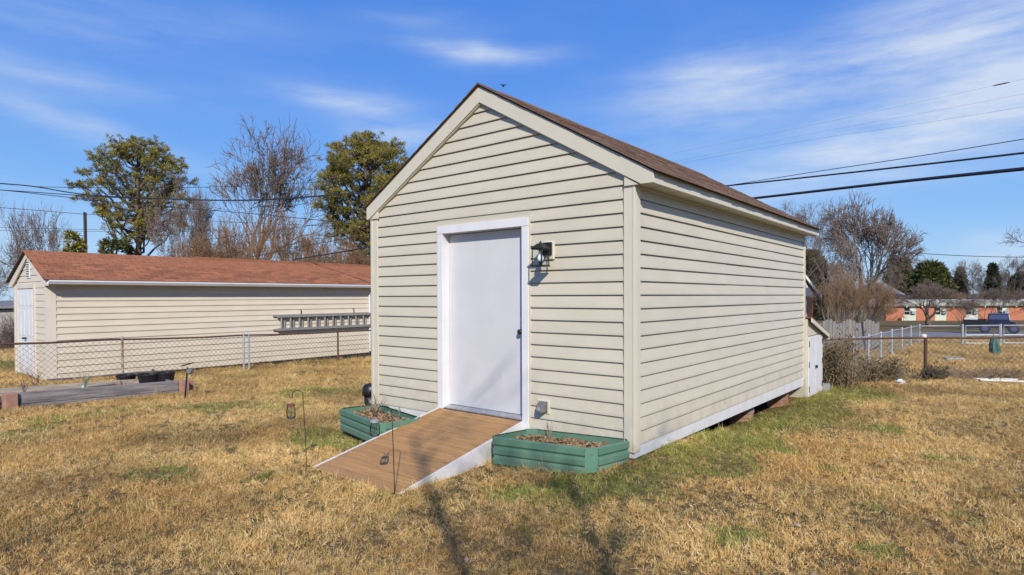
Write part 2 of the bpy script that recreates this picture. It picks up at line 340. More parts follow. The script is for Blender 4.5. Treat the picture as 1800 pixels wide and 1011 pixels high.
def front_plank(xa0, xa1, xb0, xb1, z0, z1):   # bottom x range, top x range
    h = z1 - z0; t = .003; z1 = z1 - .005
    b = MB(); b.add([(xa0, .003, z0), (xa1, .003, z0), (xa1, -LIP, z0 + .001), (xa0, -LIP, z0 + .001), (xa0, -LIP + .001, z0 + .02), (xa1, -LIP + .001, z0 + .02),
                     (xb1, -t, z1), (xb0, -t, z1), (xb1, .003, z1), (xb0, .003, z1)],
                    [(0, 1, 2, 3), (3, 2, 5, 4), (4, 5, 6, 7), (7, 6, 8, 9), (0, 3, 4, 7, 9), (1, 8, 6, 5, 2), (0, 9, 8, 1)])
    b.build('siding_plank', 'siding', shed)
n = 0
while True:
    z0, z1 = n * C, (n + 1) * C
    hw0 = min(1.80, (3.555 - z0) / SLOPE); hw1 = min(1.80, max(0.02, (3.555 - z1) / SLOPE))
    if hw0 < .08: break
    if z0 < 2.0:
        front_plank(XR - hw0, -2.562, XR - hw1, -2.562, z0, z1); front_plank(-1.178, XR + hw0, -1.178, XR + hw1, z0, z1)
    elif z0 < 2.22:
        zz = 2.224
        for x0, x1 in ((XR - hw0, -2.562), (-1.178, XR + hw0)): front_plank(x0, x1, x0, x1, z0, z1)
        if z1 > zz + .02:
            b = MB(); b.box((-2.562, -.010, zz), (-1.178, .003, z1)); b.build('siding_plank', 'siding', shed)
    else: front_plank(XR - hw0, XR + hw0, XR - hw1, XR + hw1, z0, z1)
    n += 1
def side_plank(y0, y1, z0, z1, sx, dl=0):
    x = lambda d: d if sx > 0 else -3.74 - d
    z1 = z1 - .005; b = MB(); L_ = LIP + dl
    P = [(x(-.003), y0, z0), (x(-.003), y1, z0), (x(L_), y1, z0 + .001), (x(L_), y0, z0 + .001), (x(L_ - .001), y0, z0 + .02), (x(L_ - .001), y1, z0 + .02), (x(.003 + dl), y1, z1), (x(.003 + dl), y0, z1), (x(-.003), y1, z1), (x(-.003), y0, z1)]
    F = [(0, 1, 2, 3), (3, 2, 5, 4), (4, 5, 6, 7), (7, 6, 8, 9), (0, 3, 4, 7, 9), (1, 8, 6, 5, 2), (0, 9, 8, 1)]
    b.add(P, F if sx < 0 else [f[::-1] for f in F]); b.build('siding_plank', 'siding', shed)
for n in range(19):
    z0 = n * C; z1 = min(z0 + C, 2.4)
    s = [1.55, 3.9, 2.35, 4.4][n // 2 % 4]
    side_plank(.088, s + .02, z0, z1, 1, .0035); side_plank(s, LEN - .05, z0, z1, 1)
    side_plank(.088, LEN - .05, z0, z1, -1)
for x0, x1, xs_ in ((-.088, .026, 1), (-3.766, -3.652, -1)):      # front corner posts, L shaped with a bead
    b = MB(); b.box((x0, -.03, -.06), (x1, .0, 2.405)); b.box((.004 if xs_ > 0 else -3.766, .0, -.06), (.026 if xs_ > 0 else -3.744, .088, 2.405))
    e = x1 if xs_ > 0 else x0
    b.box((e - .022, -.034, -.06), (e + (.004 if xs_ > 0 else .022), -.012, 2.405) if xs_ > 0 else (e + .022, -.012, 2.405))
    b.build('corner_post', 'trimbeige', shed, bevel=.004)
b = MB(); b.box((.002, LEN - .06, -.05), (.028, LEN + .02, 2.4)); b.build('corner_post', 'trimbeige', shed)
b = MB(); b.box((-3.768, LEN - .06, -.05), (-3.742, LEN + .02, 2.4)); b.build('corner_post', 'trimbeige', shed)
# white skirt boards
b = MB(); b.box((-3.745, -.013, -.115), (-2.56, .0, -.004)); b.build('skirt_board', 'white', shed)
b = MB(); b.box((-1.2, -.013, -.115), (.0, .0, -.004)); b.build('skirt_board', 'white', shed)
b = MB(); b.prism([(.002, -.013, -.112), (.002, LEN - .03, -.15), (.002, LEN - .03, -.004), (.002, -.013, -.004)], (.013, 0, 0)); b.build('skirt_board', 'white', shed)
# soffit, fascia, frieze on both eaves
for s in (1, -1):
    X = lambda d: d * .96 if s > 0 else -3.74 - d * .40
    b = MB(); b.box((min(X(.0), X(.215)), -.035, 2.402), (max(X(0), X(.215)), LEN + .03, 2.412))
    for k in range(15): b.box((min(X(.01), X(.205)), .2 + k * .4, 2.399), (max(X(.01), X(.205)), .21 + k * .4, 2.402))
    b.build('soffit', 'trimbeige', shed)
    b = MB(); b.box((min(X(.215), X(.232)), -.034, 2.392), (max(X(.215), X(.232)), LEN + .03, 2.497)); b.build('fascia', 'trimbeige', shed)
    b = MB(); b.box((min(X(.0), X(.03)), .089, 2.375), (max(X(0), X(.03)), LEN - .06, 2.4005)); b.build('frieze_trim', 'trimbeige', shed)
# rake boards
zt = lambda dx: ZA - SLOPE * dx
for yy, sg in ((-.062, 1), (LEN + .035, 1)):
    for s in (1, -1):
        X = lambda d: XR + s * d
        wt_ = 2.072 if s > 0 else 1.985
        b = MB(); poly = [(X(0), yy, ZA), (X(wt_), yy, zt(wt_)), (X(wt_), yy, 2.392), (X((3.518 - 2.392) / SLOPE), yy, 2.392), (X(0), yy, 3.518)]
        b.prism(poly if s > 0 else poly[::-1], (0, .027, 0)); b.build('rake_board', 'trimbeige', shed, bevel=.003)
        if yy < 0:
            b = MB(); poly = [(X(1.775), -.05, 2.394), (X(1.92), -.05, 2.394), (X(1.775), -.05, 3.516 - SLOPE * 1.775)]
            b.prism(poly if s > 0 else poly[::-1], (0, .02, 0)); b.build('eave_return', 'trimbeige', shed)
            b = MB(); poly = [(X(0), -.045, 3.522), (X(1.8), -.045, 3.522 - SLOPE * 1.8), (X(1.8), -.045, 3.506 - SLOPE * 1.8), (X(0), -.045, 3.506)]
            b.prism(poly if s > 0 else poly[::-1], (0, .04, 0)); b.build('rake_channel', 'trimbeige', shed)
# roof decks and shingles
nrm = math.hypot(1, SLOPE)
def roof_slope(s):
    X = lambda d: XR + s * d
    b = MB(); w = 2.095 if s > 0 else 2.01
    poly = [(X(0), -.068, ZA + .002), (X(w), -.068, zt(w) + .002), (X(w), -.068, zt(w) + .014), (X(0), -.068, ZA + .014)]
    b.prism(poly if s > 0 else poly[::-1], (0, LEN + .14, 0)); deck = b.build('roof_deck', 'darkedge', shed)
    b = MB(); r = random.Random(5 + s); L_ = w * nrm + .02; ex = .14; nc = int(L_ / ex) + 1
    for i in range(nc):
        s0 = L_ - i * ex + .006; s1 = max(s0 - ex * 1.15, 0); y = -.085 - r.random() * .2
        while y < LEN + .08:
            y1 = min(y + .17 + r.random() * .2, LEN + .085); y0 = max(y, -.085 - r.random() * .006)
            if y1 > y0 + .02:
                h = .020 + r.random() * .007; j = r.uniform(-.006, .006)
                q = lambda t, hh: (X(t / nrm + hh * SLOPE / nrm), zt(t / nrm) + hh / nrm)
                a, bq, c2, d2 = q(s0 + j, .016), q(s0 + j, h), q(s1, .019), q(s1, .016)
                P = [(p[0], yy, p[1]) for yy in (y0, y1 - .004) for p in (a, bq, c2, d2)]
                F = [(0, 1, 2, 3), (7, 6, 5, 4), (0, 4, 5, 1), (1, 5, 6, 2), (2, 6, 7, 3), (3, 7, 4, 0)]
                b.add(P, F if s < 0 else [f[::-1] for f in F])
            y = y1
    b.build('shingles', 'shingle', deck, kind='stuff')
roof_slope(1); roof_slope(-1)
b = MB(); r = random.Random(2); y = -.088
while y < LEN + .05:
    for s in (1, -1):
        X = lambda d: XR + s * d
        h = .033 + r.random() * .006
        poly = [(X(0), y, ZA + h), (X(.15), y, zt(.15) + h - .004), (X(.15), y, zt(.15) + .02), (X(0), y, ZA + .02)]
        b.prism(poly if s > 0 else poly[::-1], (0, .2, 0))
    y += .203
b.build('ridge_cap', 'shingle', shed)
# door: casings, jambs, slab, knob, threshold
b = MB(); b.box((-2.547, -.03, .07), (-2.465, .004, 2.118)); b.build('door_casing', 'white', shed, bevel=.003)
b = MB(); b.box((-1.285, -.03, -.03), (-1.198, .004, 2.118)); b.build('door_casing', 'white', shed, bevel=.003)
b = MB(); b.box((-2.547, -.032, 2.12), (-1.198, .004, 2.208)); b.build('door_casing', 'white', shed, bevel=.003)
b = MB(); b.box((-2.50, .004, .06), (-2.465, .15, 2.15)); b.box((-1.285, .004, .06), (-1.25, .15, 2.15)); b.box((-2.465, .004, 2.118), (-1.285, .15, 2.15)); b.box((-2.465, .148, .06), (-1.285, .16, 2.15)); b.build('door_jamb', 'white', shed)
b = MB(); b.box((-2.562, -.022, -.004), (-2.5475, .002, 2.21)); b.box((-1.1975, -.022, -.004), (-1.178, .002, 2.21)); b.box((-2.562, -.022, 2.2085), (-1.178, .002, 2.224)); b.build('door_channel', 'trimbeige', shed)
b = MB(); b.box((-2.460, .085, .112), (-1.302, .128, 2.112)); door = b.build('door', 'doorwhite', shed, bevel=.002)
b = MB(T=(np.array([-1.365, .085, 1.005]), np.array([1., 0, 0]), np.array([0, 0, 1.]), np.array([0, -1., 0])))
b.lathe((0, 0, 0), [(.03, 0), (.03, .008), (.012, .012), (.012, .035), (.027, .042), (.03, .055), (.022, .066), (.002, .068)], 14); b.build('handle', 'black', door, smooth=True)
b = MB(T=(np.array([-1.365, .085, 1.13]), np.array([1., 0, 0]), np.array([0, 0, 1.]), np.array([0, -1., 0])))
b.lathe((0, 0, 0), [(.024, 0), (.024, .008), (.012, .012), (.003, .014)], 14); b.build('deadbolt', 'doorwhite', door, smooth=True)
b = MB(); b.prism([(-2.465, -.02, .075), (-2.465, .15, .075), (-2.465, .15, .108), (-2.465, .06, .108), (-2.465, -.02, .088)], (1.18, 0, 0)); b.build('threshold', 'alu', shed)
# brick piers under the side
for y in (1.75, 3.75, 5.55):
    for xx in (-.40, -3.6):
        zb = float(gz(xx + .15, y)) - .15; b = MB()
        zz = zb
        while zz < -.19:
            z1 = min(zz + .062, -.105); b.box((xx + random.uniform(-.008, .008), y - .075 + random.uniform(-.01, .01), zz), (xx + .30 + random.uniform(-.01, .01), y + .075 + random.uniform(-.01, .01), z1 - .006)); zz += .062
        b.box((xx + .01, y - .065, zb), (xx + .285, y + .065, -.11))
        b.build('brick_pier', 'brick', shed)

# ---------------------------------------------------------------- ramp
YT, ZT, YB, ZB = -.034, .074, -1.73, -.262
ramp = thing('wooden_ramp', (-1.9, -.9, -.3), 'brown plank ramp with white sides leading up to the shed door', 'ramp')
dirr = np.array([0, YB - YT, ZB - ZT]); rl = np.linalg.norm(dirr); dirr /= rl; nr = np.array([0, -dirr[2], dirr[1]]) * -1
if nr[2] < 0: nr = -nr
npl = 13; wd = rl / npl
for i in range(npl):
    a = np.array([0, YT, ZT]) + dirr * (i * wd + .003); e = np.array([0, YT, ZT]) + dirr * ((i + 1) * wd - .004)
    j = random.uniform(-.001, .001)
    poly = [(-2.518, *(a + nr * j)[1:]), (-2.518, *(e + nr * j)[1:]), (-2.518, *(e - nr * .025)[1:]), (-2.518, *(a - nr * .025)[1:])]
    b = MB(); b.prism(poly, (1.241, 0, 0)); pk = b.build('ramp_plank', 'plank', ramp, bevel=.003)
    for xs_ in (-2.47, -1.9, -1.33):
        for f_ in (.25, .75):
            c0 = a + (e - a) * f_ + nr * (j + .0005); b = MB((np.array([xs_ + random.uniform(-.008, .008), c0[1], c0[2]]), np.array([1., 0, 0]), dirr, nr)); b.lathe((0, 0, -.002), [(.005, 0), (.005, .003)], 6); b.build('screw', 'darkedge', pk)
for x0 in (-2.539, -1.276):
    b = MB(); p1 = np.array([0, YT, ZT]) + nr * .004; p2 = np.array([0, YB + .02, ZB + .004]) + nr * .004
    b.prism([(x0, p1[1], p1[2]), (x0, p1[1], -.34), (x0, p2[1], -.40), (x0, p2[1], p2[2])], (.02, 0, 0)); b.build('side_skirt', 'white', ramp)
b = MB(); b.prism([(-2.5, YT, ZT - .04), (-2.5, YT, -.32), (-2.5, YB + .1, -.34), (-2.5, YB + .1, ZB - .02)], (1.2, 0, 0)); b.build('frame', 'oldwood', ramp)

# ---------------------------------------------------------------- corrugated planters
def planter(o, ang, Lx, Ly, z0, z1, label, seed, ang2=None):
    ca, sa = math.cos(ang), math.sin(ang); ey_ = np.array([-sa, ca, 0]) if ang2 is None else np.array([math.cos(ang2), math.sin(ang2), 0])
    T = (np.array([o[0], o[1], 0.]), np.array([ca, sa, 0]), ey_, np.array([0, 0, 1.]))
    t = thing('metal_planter', (o[0], o[1], z0), label, 'planter', 'green metal planters')
    ch = .055; H = z1 - z0; nz_ = 25
    prof = []
    for i in range(nz_ + 1):
        f = i / nz_; w = (f * 3) % 1.0
        off = .021 * min(1, max(0, (w - .10) / .14)) * min(1, max(0, (1.0 - w) / .10))
        prof.append((off, z0 + f * H))
    prof[-1] = (.002, z1)
    sides = [((ch, 0), (Lx - ch, 0)), ((Lx, ch), (Lx, Ly - ch)), ((Lx - ch, Ly), (ch, Ly)), ((0, Ly - ch), (0, ch))]
    for (a, c_) in sides:
        a, c_ = np.array(a), np.array(c_); dv = (c_ - a) / np.linalg.norm(c_ - a); nv = np.array([dv[1], -dv[0]])
        P, F = [], []
        for th in (0, -.006):
            for q in (a, c_):
                for off, z in prof: w = q + nv * (off + th); P.append((w[0], w[1], z))
        k = len(prof)
        for i in range(k - 1): F += [(i, k + i, k + i + 1, i + 1), (2 * k + i + 1, 3 * k + i + 1, 3 * k + i, 2 * k + i)]
        F += [(k - 1, 2 * k - 1, 4 * k - 1, 3 * k - 1)]
        b = MB(T); b.add(P, F); pn = b.build('panel', 'green', t, smooth=False)
        for q in (a + dv * .02, c_ - dv * .02):
            for zz in (z0 + .06, z0 + .145, z0 + .22):
                b = MB(T); w = q + nv * .014; b.lathe((w[0], w[1], zz - .004), [(.001, -.004), (.006, -.003), (.006, .003), (.001, .004)], 6); b.build('screw', 'galv', pn)
    for (a, c_) in (((0, ch), (ch, 0)), ((Lx - ch, 0), (Lx, ch)), ((Lx, Ly - ch), (Lx - ch, Ly)), ((ch, Ly), (0, Ly - ch))):
        a, c_ = np.array(a), np.array(c_); dv = (c_ - a) / np.linalg.norm(c_ - a); nv = np.array([dv[1], -dv[0]])
        a2, c2 = a - dv * .012 + nv * .006, c_ + dv * .012 + nv * .006
        b = MB(T); poly = [(a2[0], a2[1], z0 - .01), (c2[0], c2[1], z0 - .01), (c2[0], c2[1], z1 + .002), (a2[0], a2[1], z1 + .002)]
        b.prism(poly, (-nv[0] * .008, -nv[1] * .008, 0)); b.build('corner_plate', 'greenplate', t)
    r = np.random.default_rng(seed); b = MB(T); nx, ny = 22, 12; P = []
    zs = z1 - .075
    for i in range(nx + 1):
        for j in range(ny + 1): P.append((.012 + (Lx - .024) * i / nx, .012 + (Ly - .024) * j / ny, zs + r.normal() * .012))
    b.add(P, [(i * (ny + 1) + j, (i + 1) * (ny + 1) + j, (i + 1) * (ny + 1) + j + 1, i * (ny + 1) + j + 1) for i in range(nx) for j in range(ny)])
    so_ = b.build('soil', 'soil', t, smooth=True)
    b = MB(T)
    for k in range(620):
        c0 = np.array([r.uniform(.05, Lx - .05), r.uniform(.05, Ly - .05), zs + r.uniform(.005, .035)]); l, w = r.uniform(.012, .035), r.uniform(.006, .016)
        d1 = r.normal(size=3); d1[2] *= .5; d1 /= np.linalg.norm(d1); d2 = np.cross(d1, r.normal(size=3)); d2 /= np.linalg.norm(d2)
        b.add([c0 - d1 * l, c0 + d2 * w, c0 + d1 * l, c0 - d2 * w + d1 * l * .3], [(0, 1, 2), (0, 2, 3)])
    b.build('leaf_mulch', 'mulch', so_, kind='stuff')
    return T, zs
ANG = math.radians(10.6)
Tp, zp = planter((-1.135, -.72), ANG, 1.03, .52, -.21, .062, 'green corrugated planter at the shed corner below the outlet box', 3, math.radians(78))
def dead_plant(o, n_, h, sp, seed, label, group=None, mt='deadstem', rad=.0035):
    r = np.random.default_rng(seed); t = thing('dead_plant', o, label, 'plant', group)
    for i in range(n_):
        a = r.uniform(0, 6.28); l = h * r.uniform(.55, 1); lean = sp * r.uniform(.2, 1); p = [np.array(o) + np.array([r.normal() * .012, r.normal() * .012, -.02])]
        for k in range(1, 6):
            f = k / 5; p.append(np.array(o) + np.array([math.cos(a) * lean * f ** 1.3 + r.normal() * .006, math.sin(a) * lean * f ** 1.3 + r.normal() * .006, l * f]))
        b = MB(); b.tube(p, [rad * (1 - .12 * k) for k in range(6)], 5)
        if r.random() < .7:
            q = p[3]; e = q + np.array([r.normal() * .05, r.normal() * .05, l * .3]); b.tube([q, (q + e) / 2 + r.normal(size=3) * .006, e], [rad * .6, rad * .5, rad * .3], 4)
        b.build('stem', mt, t)
    return t
def pl_pt(T, x, y, z): return tuple(T[0] + T[1] * x + T[2] * y + np.array([0, 0, z]))
dead_plant(pl_pt(Tp, .30, .40, zp), 7, .20, .07, 1, 'clump of dry stalks in the planter below the outlet box')
dead_plant(pl_pt(Tp, .55, .36, zp), 3, .10, .02, 5, 'two short dark stubs standing in the planter below the outlet box')
Tl, zl = planter((-3.70, -.585), math.radians(-13.5), 1.15, .50, -.25, .015, 'green corrugated planter beside the ramp, tucked behind its white edge', 9)
dead_plant(pl_pt(Tl, .36, .34, zl), 6, .30, .13, 2, 'tall forked dead stems in the planter beside the ramp', rad=.008)
dead_plant(pl_pt(Tl, .16, .30, zl), 6, .17, .13, 3, 'bushy dead twigs at the open end of the planter beside the ramp', rad=.007)
dead_plant(pl_pt(Tl, .88, .36, zl), 3, .22, .03, 4, 'thin upright dark sticks in the planter where it meets the ramp', mt='bark', rad=.006)

# ---------------------------------------------------------------- wall lantern, outlet
lan = thing('wall_lantern', (-.945, -.02, 1.80), 'black box lantern with clear glass beside the shed door', 'lantern')
b = MB(); b.box((-1.012, -.034, 1.755), (-.870, .0, 1.945)); b.build('mounting_block', 'trimbeige', lan, bevel=.012)
b = MB(); b.box((-.998, -.055, 1.80), (-.888, -.034, 1.93)); b.build('back_plate', 'black', lan, bevel=.006)
b = MB(); b.tube([(-.945, -.05, 1.885), (-.945, -.10, 1.895), (-.945, -.15, 1.90)], .010, 8); b.build('arm', 'black', lan)
lx0, lx1, ly0, ly1, lz0, lz1 = -1.012, -.885, -.215, -.09, 1.680, 1.862
b = MB(); b.box((lx0 - .006, ly0 - .006, lz0), (lx1 + .006, ly1 + .006, lz0 + .016)); b.build('base', 'black', lan)
b = MB(); b.box((lx0 - .004, ly0 - .004, lz1 - .012), (lx1 + .004, ly1 + .004, lz1))
cx, cy_ = (lx0 + lx1) / 2, (ly0 + ly1) / 2
b.add([(lx0 - .014, ly0 - .014, lz1), (lx1 + .014, ly0 - .014, lz1), (lx1 + .014, ly1 + .014, lz1), (lx0 - .014, ly1 + .014, lz1)] + [(cx + a * .022, cy_ + c_ * .022, lz1 + .05) for a, c_ in ((-1, -1), (1, -1), (1, 1), (-1, 1))],
      [(3, 2, 1, 0), (4, 5, 6, 7), (0, 1, 5, 4), (1, 2, 6, 5), (2, 3, 7, 6), (3, 0, 4, 7)])
b.lathe((cx, cy_, lz1 + .05), [(.016, 0), (.016, .008), (.006, .012), (.008, .02), (.001, .026)], 10); b.build('cap', 'black', lan)
for xx in (lx0, lx1 - .008):
    for yy in (ly0, ly1 - .008):
        b = MB(); b.box((xx, yy, lz0 + .016), (xx + .008, yy + .008, lz1 - .012)); b.build('corner_bar', 'black', lan)
for a, c_ in (((lx0 + .008, ly0 + .003), (lx1 - .008, ly0 + .005)), ((lx0 + .008, ly1 - .005), (lx1 - .008, ly1 - .003)), ((lx0 + .003, ly0 + .008), (lx0 + .005, ly1 - .008)), ((lx1 - .005, ly0 + .008), (lx1 - .003, ly1 - .008))):
    b = MB(); b.box((*a, lz0 + .018), (*c_, lz1 - .014)); b.build('pane', 'glass', lan)
b = MB(); b.lathe((cx, cy_, lz1 - .012), [(.014, 0), (.014, -.04), (.018, -.05), (.030, -.075), (.033, -.09), (.026, -.112), (.010, -.122), (.001, -.123)][::-1], 16); b.build('bulb', 'bulb', lan, smooth=True)
b = MB(); b.lathe((cx, cy_, lz0 + .016), [(.013, 0), (.013, .04), (.004, .044)], 10); b.build('socket', 'black', lan)
out = thing('outlet_box', (-1.03, -.02, .25), 'grey weatherproof outlet cover on the wall above the corner planter', 'outlet box')
b = MB(); b.box((-1.085, -.028, .185), (-.935, .0, .325)); b.build('mounting_block', 'trimbeige', out, bevel=.006)
b = MB(); b.box((-1.06, -.04, .20), (-.955, -.028, .31)); b.build('back_plate', 'plastic', out, bevel=.004)
b = MB(); b.add([(-1.058, -.04, .205), (-.957, -.04, .205), (-.957, -.04, .305), (-1.058, -.04, .305), (-1.046, -.12, .205), (-.969, -.12, .205), (-.969, -.105, .288), (-1.046, -.105, .288)],
                [(0, 3, 2, 1), (4, 5, 6, 7), (0, 1, 5, 4), (1, 2, 6, 5), (2, 3, 7, 6), (3, 0, 4, 7)]); cv_ = b.build('cover', 'plastic', out, bevel=.014)
b = MB(); b.box((-1.024, -.126, .228), (-.990, -.113, .268)); b.build('label_plate', 'galv', cv_)

# ---------------------------------------------------------------- shepherd hooks and hanging jars
def hook(base, h, lean, label, jar_label, lid, hw, drop):
    base = np.array(base); t = thing('shepherd_hook', base, label, 'garden hook', 'shepherd hooks beside the ramp')
    top = base + np.array([0, 0, h]) - R2 * lean
    pts = [base - np.array([0, 0, .08]), base + (top - base) * .5, top - np.array([0, 0, hw * .9])]
    c0 = top - np.array([0, 0, hw * .9]) - R2 * hw
    for k in range(1, 9):
        a = math.pi * k / 8 * .92; pts.append(c0 + R2 * hw * math.cos(a) + np.array([0, 0, hw * .95 * math.sin(a)]))
    q = pts[-1]
    for k in range(1, 8):
        a = math.pi * k / 7; pts.append(q - R2 * hw * .33 * (1 - math.cos(a)) + np.array([0, 0, -.028 - .025 * math.sin(a) + (.028 * (k / 7))]))
    b = MB(); b.tube(pts, .0038, 6); b.build('rod', 'black', t, smooth=True)
    hp = q - R2 * hw * .33 + np.array([0, 0, -.054])
    j = thing('hanging_jar', hp - np.array([0, 0, drop + .14]), jar_label, 'jar', 'jars hung on the hooks')
    zt_ = hp[2] - drop
    b = MB()
    b.tube([hp + np.array([0, 0, .004]), np.array([hp[0], hp[1], zt_ + .01])], .0012, 4)
    b.build('hanger', 'galv', j)
    b = MB(); b.lathe((hp[0], hp[1], zt_), [(.036, -.02), (.037, -.018), (.037, -.002), (.034, 0)], 20); b.build('lid', lid, j, smooth=False)
    b = MB(); b.lathe((hp[0], hp[1], zt_ - .02), [(.030, -.115), (.037, -.11), (.041, -.10), (.041, -.035), (.038, -.018), (.033, -.008), (.033, 0)], 20); b.build('glass_body', 'jarglass', j, smooth=True)
    b = MB(); b.tube([np.array([hp[0], hp[1], zt_ - .02]), np.array([hp[0] + .01, hp[1], zt_ - .06]), np.array([hp[0] - .01, hp[1] + .01, zt_ - .11])], .004, 5); b.lathe((hp[0], hp[1], zt_ - .128), [(.028, 0), (.03, .006), (.005, .012)], 10); b.build('light_insert', 'plastic', j)
    return t
hook(gat(694, 868), .735, .02, 'thin black shepherd hook at the foot of the ramp, shadow on its planks', 'clear glass jar with silver lid hanging over the ramp', 'galv', .062, .02)
hook(gat(540, 826), .76, .035, 'thin black shepherd hook on the grass beside the ramp', 'small glass jar with red brown lid hanging over the grass', 'redlid', .05, .045)

# ---------------------------------------------------------------- black bin behind the front corner
_d = FW + RT * (652 - 900) / FPX - UP * (700 - CYP) / FPX; bp_ = CAM + _d * ((.5 - CAM[1]) / _d[1]); bp_[2] = float(gz(bp_[0], bp_[1]))
t = thing('black_bin', bp_, 'black plastic bin with domed lid tucked behind the shed corner', 'bin')
b = MB(); b.lathe(bp_, [(.085, 0), (.10, .30)], 14); b.build('body', 'black', t, smooth=True)
b = MB(); b.lathe(bp_, [(.125, .30), (.125, .37), (.115, .42), (.09, .455), (.02, .47)], 14); b.build('lid', 'black', t, smooth=True)

# ---------------------------------------------------------------- rear lean-to closet
le = thing('lean_to_closet', (-1.8, 6.8, -.5), 'low lean-to closet with two narrow white doors behind the shed', 'closet')
Y0, Y1, XF = LEN + .03, 7.28, .055; ztop = lambda y: 1.0 - (y - Y0) * .25
b = MB(); b.prism([(-3.6, Y0, -.42), (-3.6, Y1, -.42), (-3.6, Y1, ztop(Y1) - .03), (-3.6, Y0, ztop(Y0) - .03)], (3.6 + XF - .03, 0, 0)); b.build('wall', 'siding', le)
b = MB()
b.prism([(XF - .03, Y0, ztop(Y0) - .31), (XF - .03, Y1, ztop(Y0) - .31), (XF - .03, Y1, ztop(Y1) - .02), (XF - .03, Y0, ztop(Y0) - .02)], (.03, 0, 0)); b.build('gable_panel', 'trimbeige', le)
b = MB(); b.box((XF - .03, Y0, -.46), (XF + .004, Y0 + .05, .69)); b.box((XF - .03, Y1 - .055, -.46), (XF + .004, Y1 + .01, .60)); b.box((XF - .03, Y0 + .05, -.43), (XF + .002, Y1 - .055, -.37)); b.build('frame', 'trimbeige', le)
ym = (Y0 + Y1) / 2
for k, (ya, yb) in enumerate(((Y0 + .055, ym - .012), (ym + .008, Y1 - .06))):
    b = MB(); b.box((XF - .012, ya, -.36), (XF + .014, yb, ztop(Y0) - .325)); dr = b.build('door', 'white', le, bevel=.003)
    for zz in (-.28, .14, .5):
        b = MB(); yy = ya + .02 if k == 0 else yb - .02; b.box((XF + .015, yy - .014, zz), (XF + .022, yy + .014, zz + .1)); b.build('hinge', 'black', dr)
b = MB(); b.box((XF + .014, ym - .04, .10), (XF + .05, ym - .005, .15)); b.build('handle', 'black', dr)
b = MB(); b.prism([(-3.7, Y0 - .0, ztop(Y0)), (-3.7, Y1 + .22, ztop(Y1 + .22)), (-3.7, Y1 + .22, ztop(Y1 + .22) + .018), (-3.7, Y0, ztop(Y0) + .018)], (3.7 + XF + .08, 0, 0)); b.build('roof', 'shingle', le)
b = MB(); b.box((-3.7, Y1 + .2, ztop(Y1 + .22) - .10), (XF + .08, Y1 + .225, ztop(Y1 + .22) + .002)); b.prism([(XF + .06, Y0, ztop(Y0) - .07), (XF + .06, Y1 + .2, ztop(Y1 + .2) - .07), (XF + .06, Y1 + .2, ztop(Y1 + .2) - .002), (XF + .06, Y0, ztop(Y0) - .002)], (.02, 0, 0)); b.build('fascia', 'trimbeige', le)
b = MB(); b.box((-.1, Y1 + .03, -.46), (.12, Y1 + .35, -.28)); tag(b.build('concrete_block', 'concrete'), 'pale concrete block on the ground at the closet corner', 'block')

# ---------------------------------------------------------------- neighbour's long shed
nb = thing('garden_shed', (-15.1, 4.5, -.5), 'long cream sided shed with red shingle roof behind the chain link fence', 'shed')
NX0, NX1, NY0, NY1, NZ0, NZE, NXR, NZA = -16.42, -13.75, -1.1, 10.5, -.5, 1.78, -15.09, 2.47
CN = .148; nsl = (NZA - NZE) / (NX1 + .28 - NXR)
b = MB(); b.box((NX0 + .01, NY0 + .01, NZ0 + .03), (NX1 - .01, NY1, NZE + .02)); b.prism([(NX0 + .01, NY0 + .01, NZE + .02), (NX1 - .01, NY0 + .01, NZE + .02), (NXR, NY0 + .01, NZA - .03)], (0, NY1 - NY0 - .02, 0)); b.build('wall', 'beige2', nb)
for n in range(15):
    z0 = NZ0 + .05 + n * CN; z1 = z0 + CN
    for sp, (ya, yb) in enumerate(((NY0 + .16, 2.4 + 1.6 * (n % 3)), (2.4 + 1.6 * (n % 3), NY1))):
        b = MB(); dl = .003 * (1 - sp)
        b.add([(NX1 - .004, ya, z0), (NX1 - .004, yb, z0), (NX1 + .022 + dl, yb, z0), (NX1 + .022 + dl, ya, z0), (NX1 + .021 + dl, ya, z0 + .02), (NX1 + .021 + dl, yb, z0 + .02), (NX1 + .010 + dl, yb, z0 + .08), (NX1 + .010 + dl, ya, z0 + .08), (NX1 + .002 + dl, yb, z1), (NX1 + .002 + dl, ya, z1)],
              [(3, 2, 1, 0), (4, 5, 2, 3), (7, 6, 5, 4), (9, 8, 6, 7), (9, 7, 4, 3, 0), (1, 2, 5, 6, 8)]); b.build('siding_plank', 'beige2', nb)
DX0, DX1 = -16.12, -14.72
for n in range(20):
    z0 = NZ0 + .05 + n * CN; z1 = z0 + CN
    hl = lambda z: min(NX1 - NXR - .1, max(.03, (NZA - .06 - z) / nsl))
    if z0 > NZA - .15: break
    segs = [(-hl(z0), hl(z0), -hl(z1), hl(z1))]
    if z0 < 1.62: segs = [(-hl(z0), DX0 - .1 - NXR, -hl(z1), DX0 - .1 - NXR), (DX1 + .1 - NXR, hl(z0), DX1 + .1 - NXR, hl(z1))]
    for a0, a1, c0, c1 in segs:
        b = MB(); y = NY0
        b.add([(NXR + a0, y + .004, z0), (NXR + a1, y + .004, z0), (NXR + a1, y - .017, z0), (NXR + a0, y - .017, z0), (NXR + c1, y - .002, z1), (NXR + c0, y - .002, z1), (NXR + c1, y + .004, z1), (NXR + c0, y + .004, z1)],
              [(0, 1, 2, 3), (3, 2, 4, 5), (5, 4, 6, 7), (0, 3, 5, 7), (1, 6, 4, 2)]); b.build('siding_plank', 'beige2', nb)
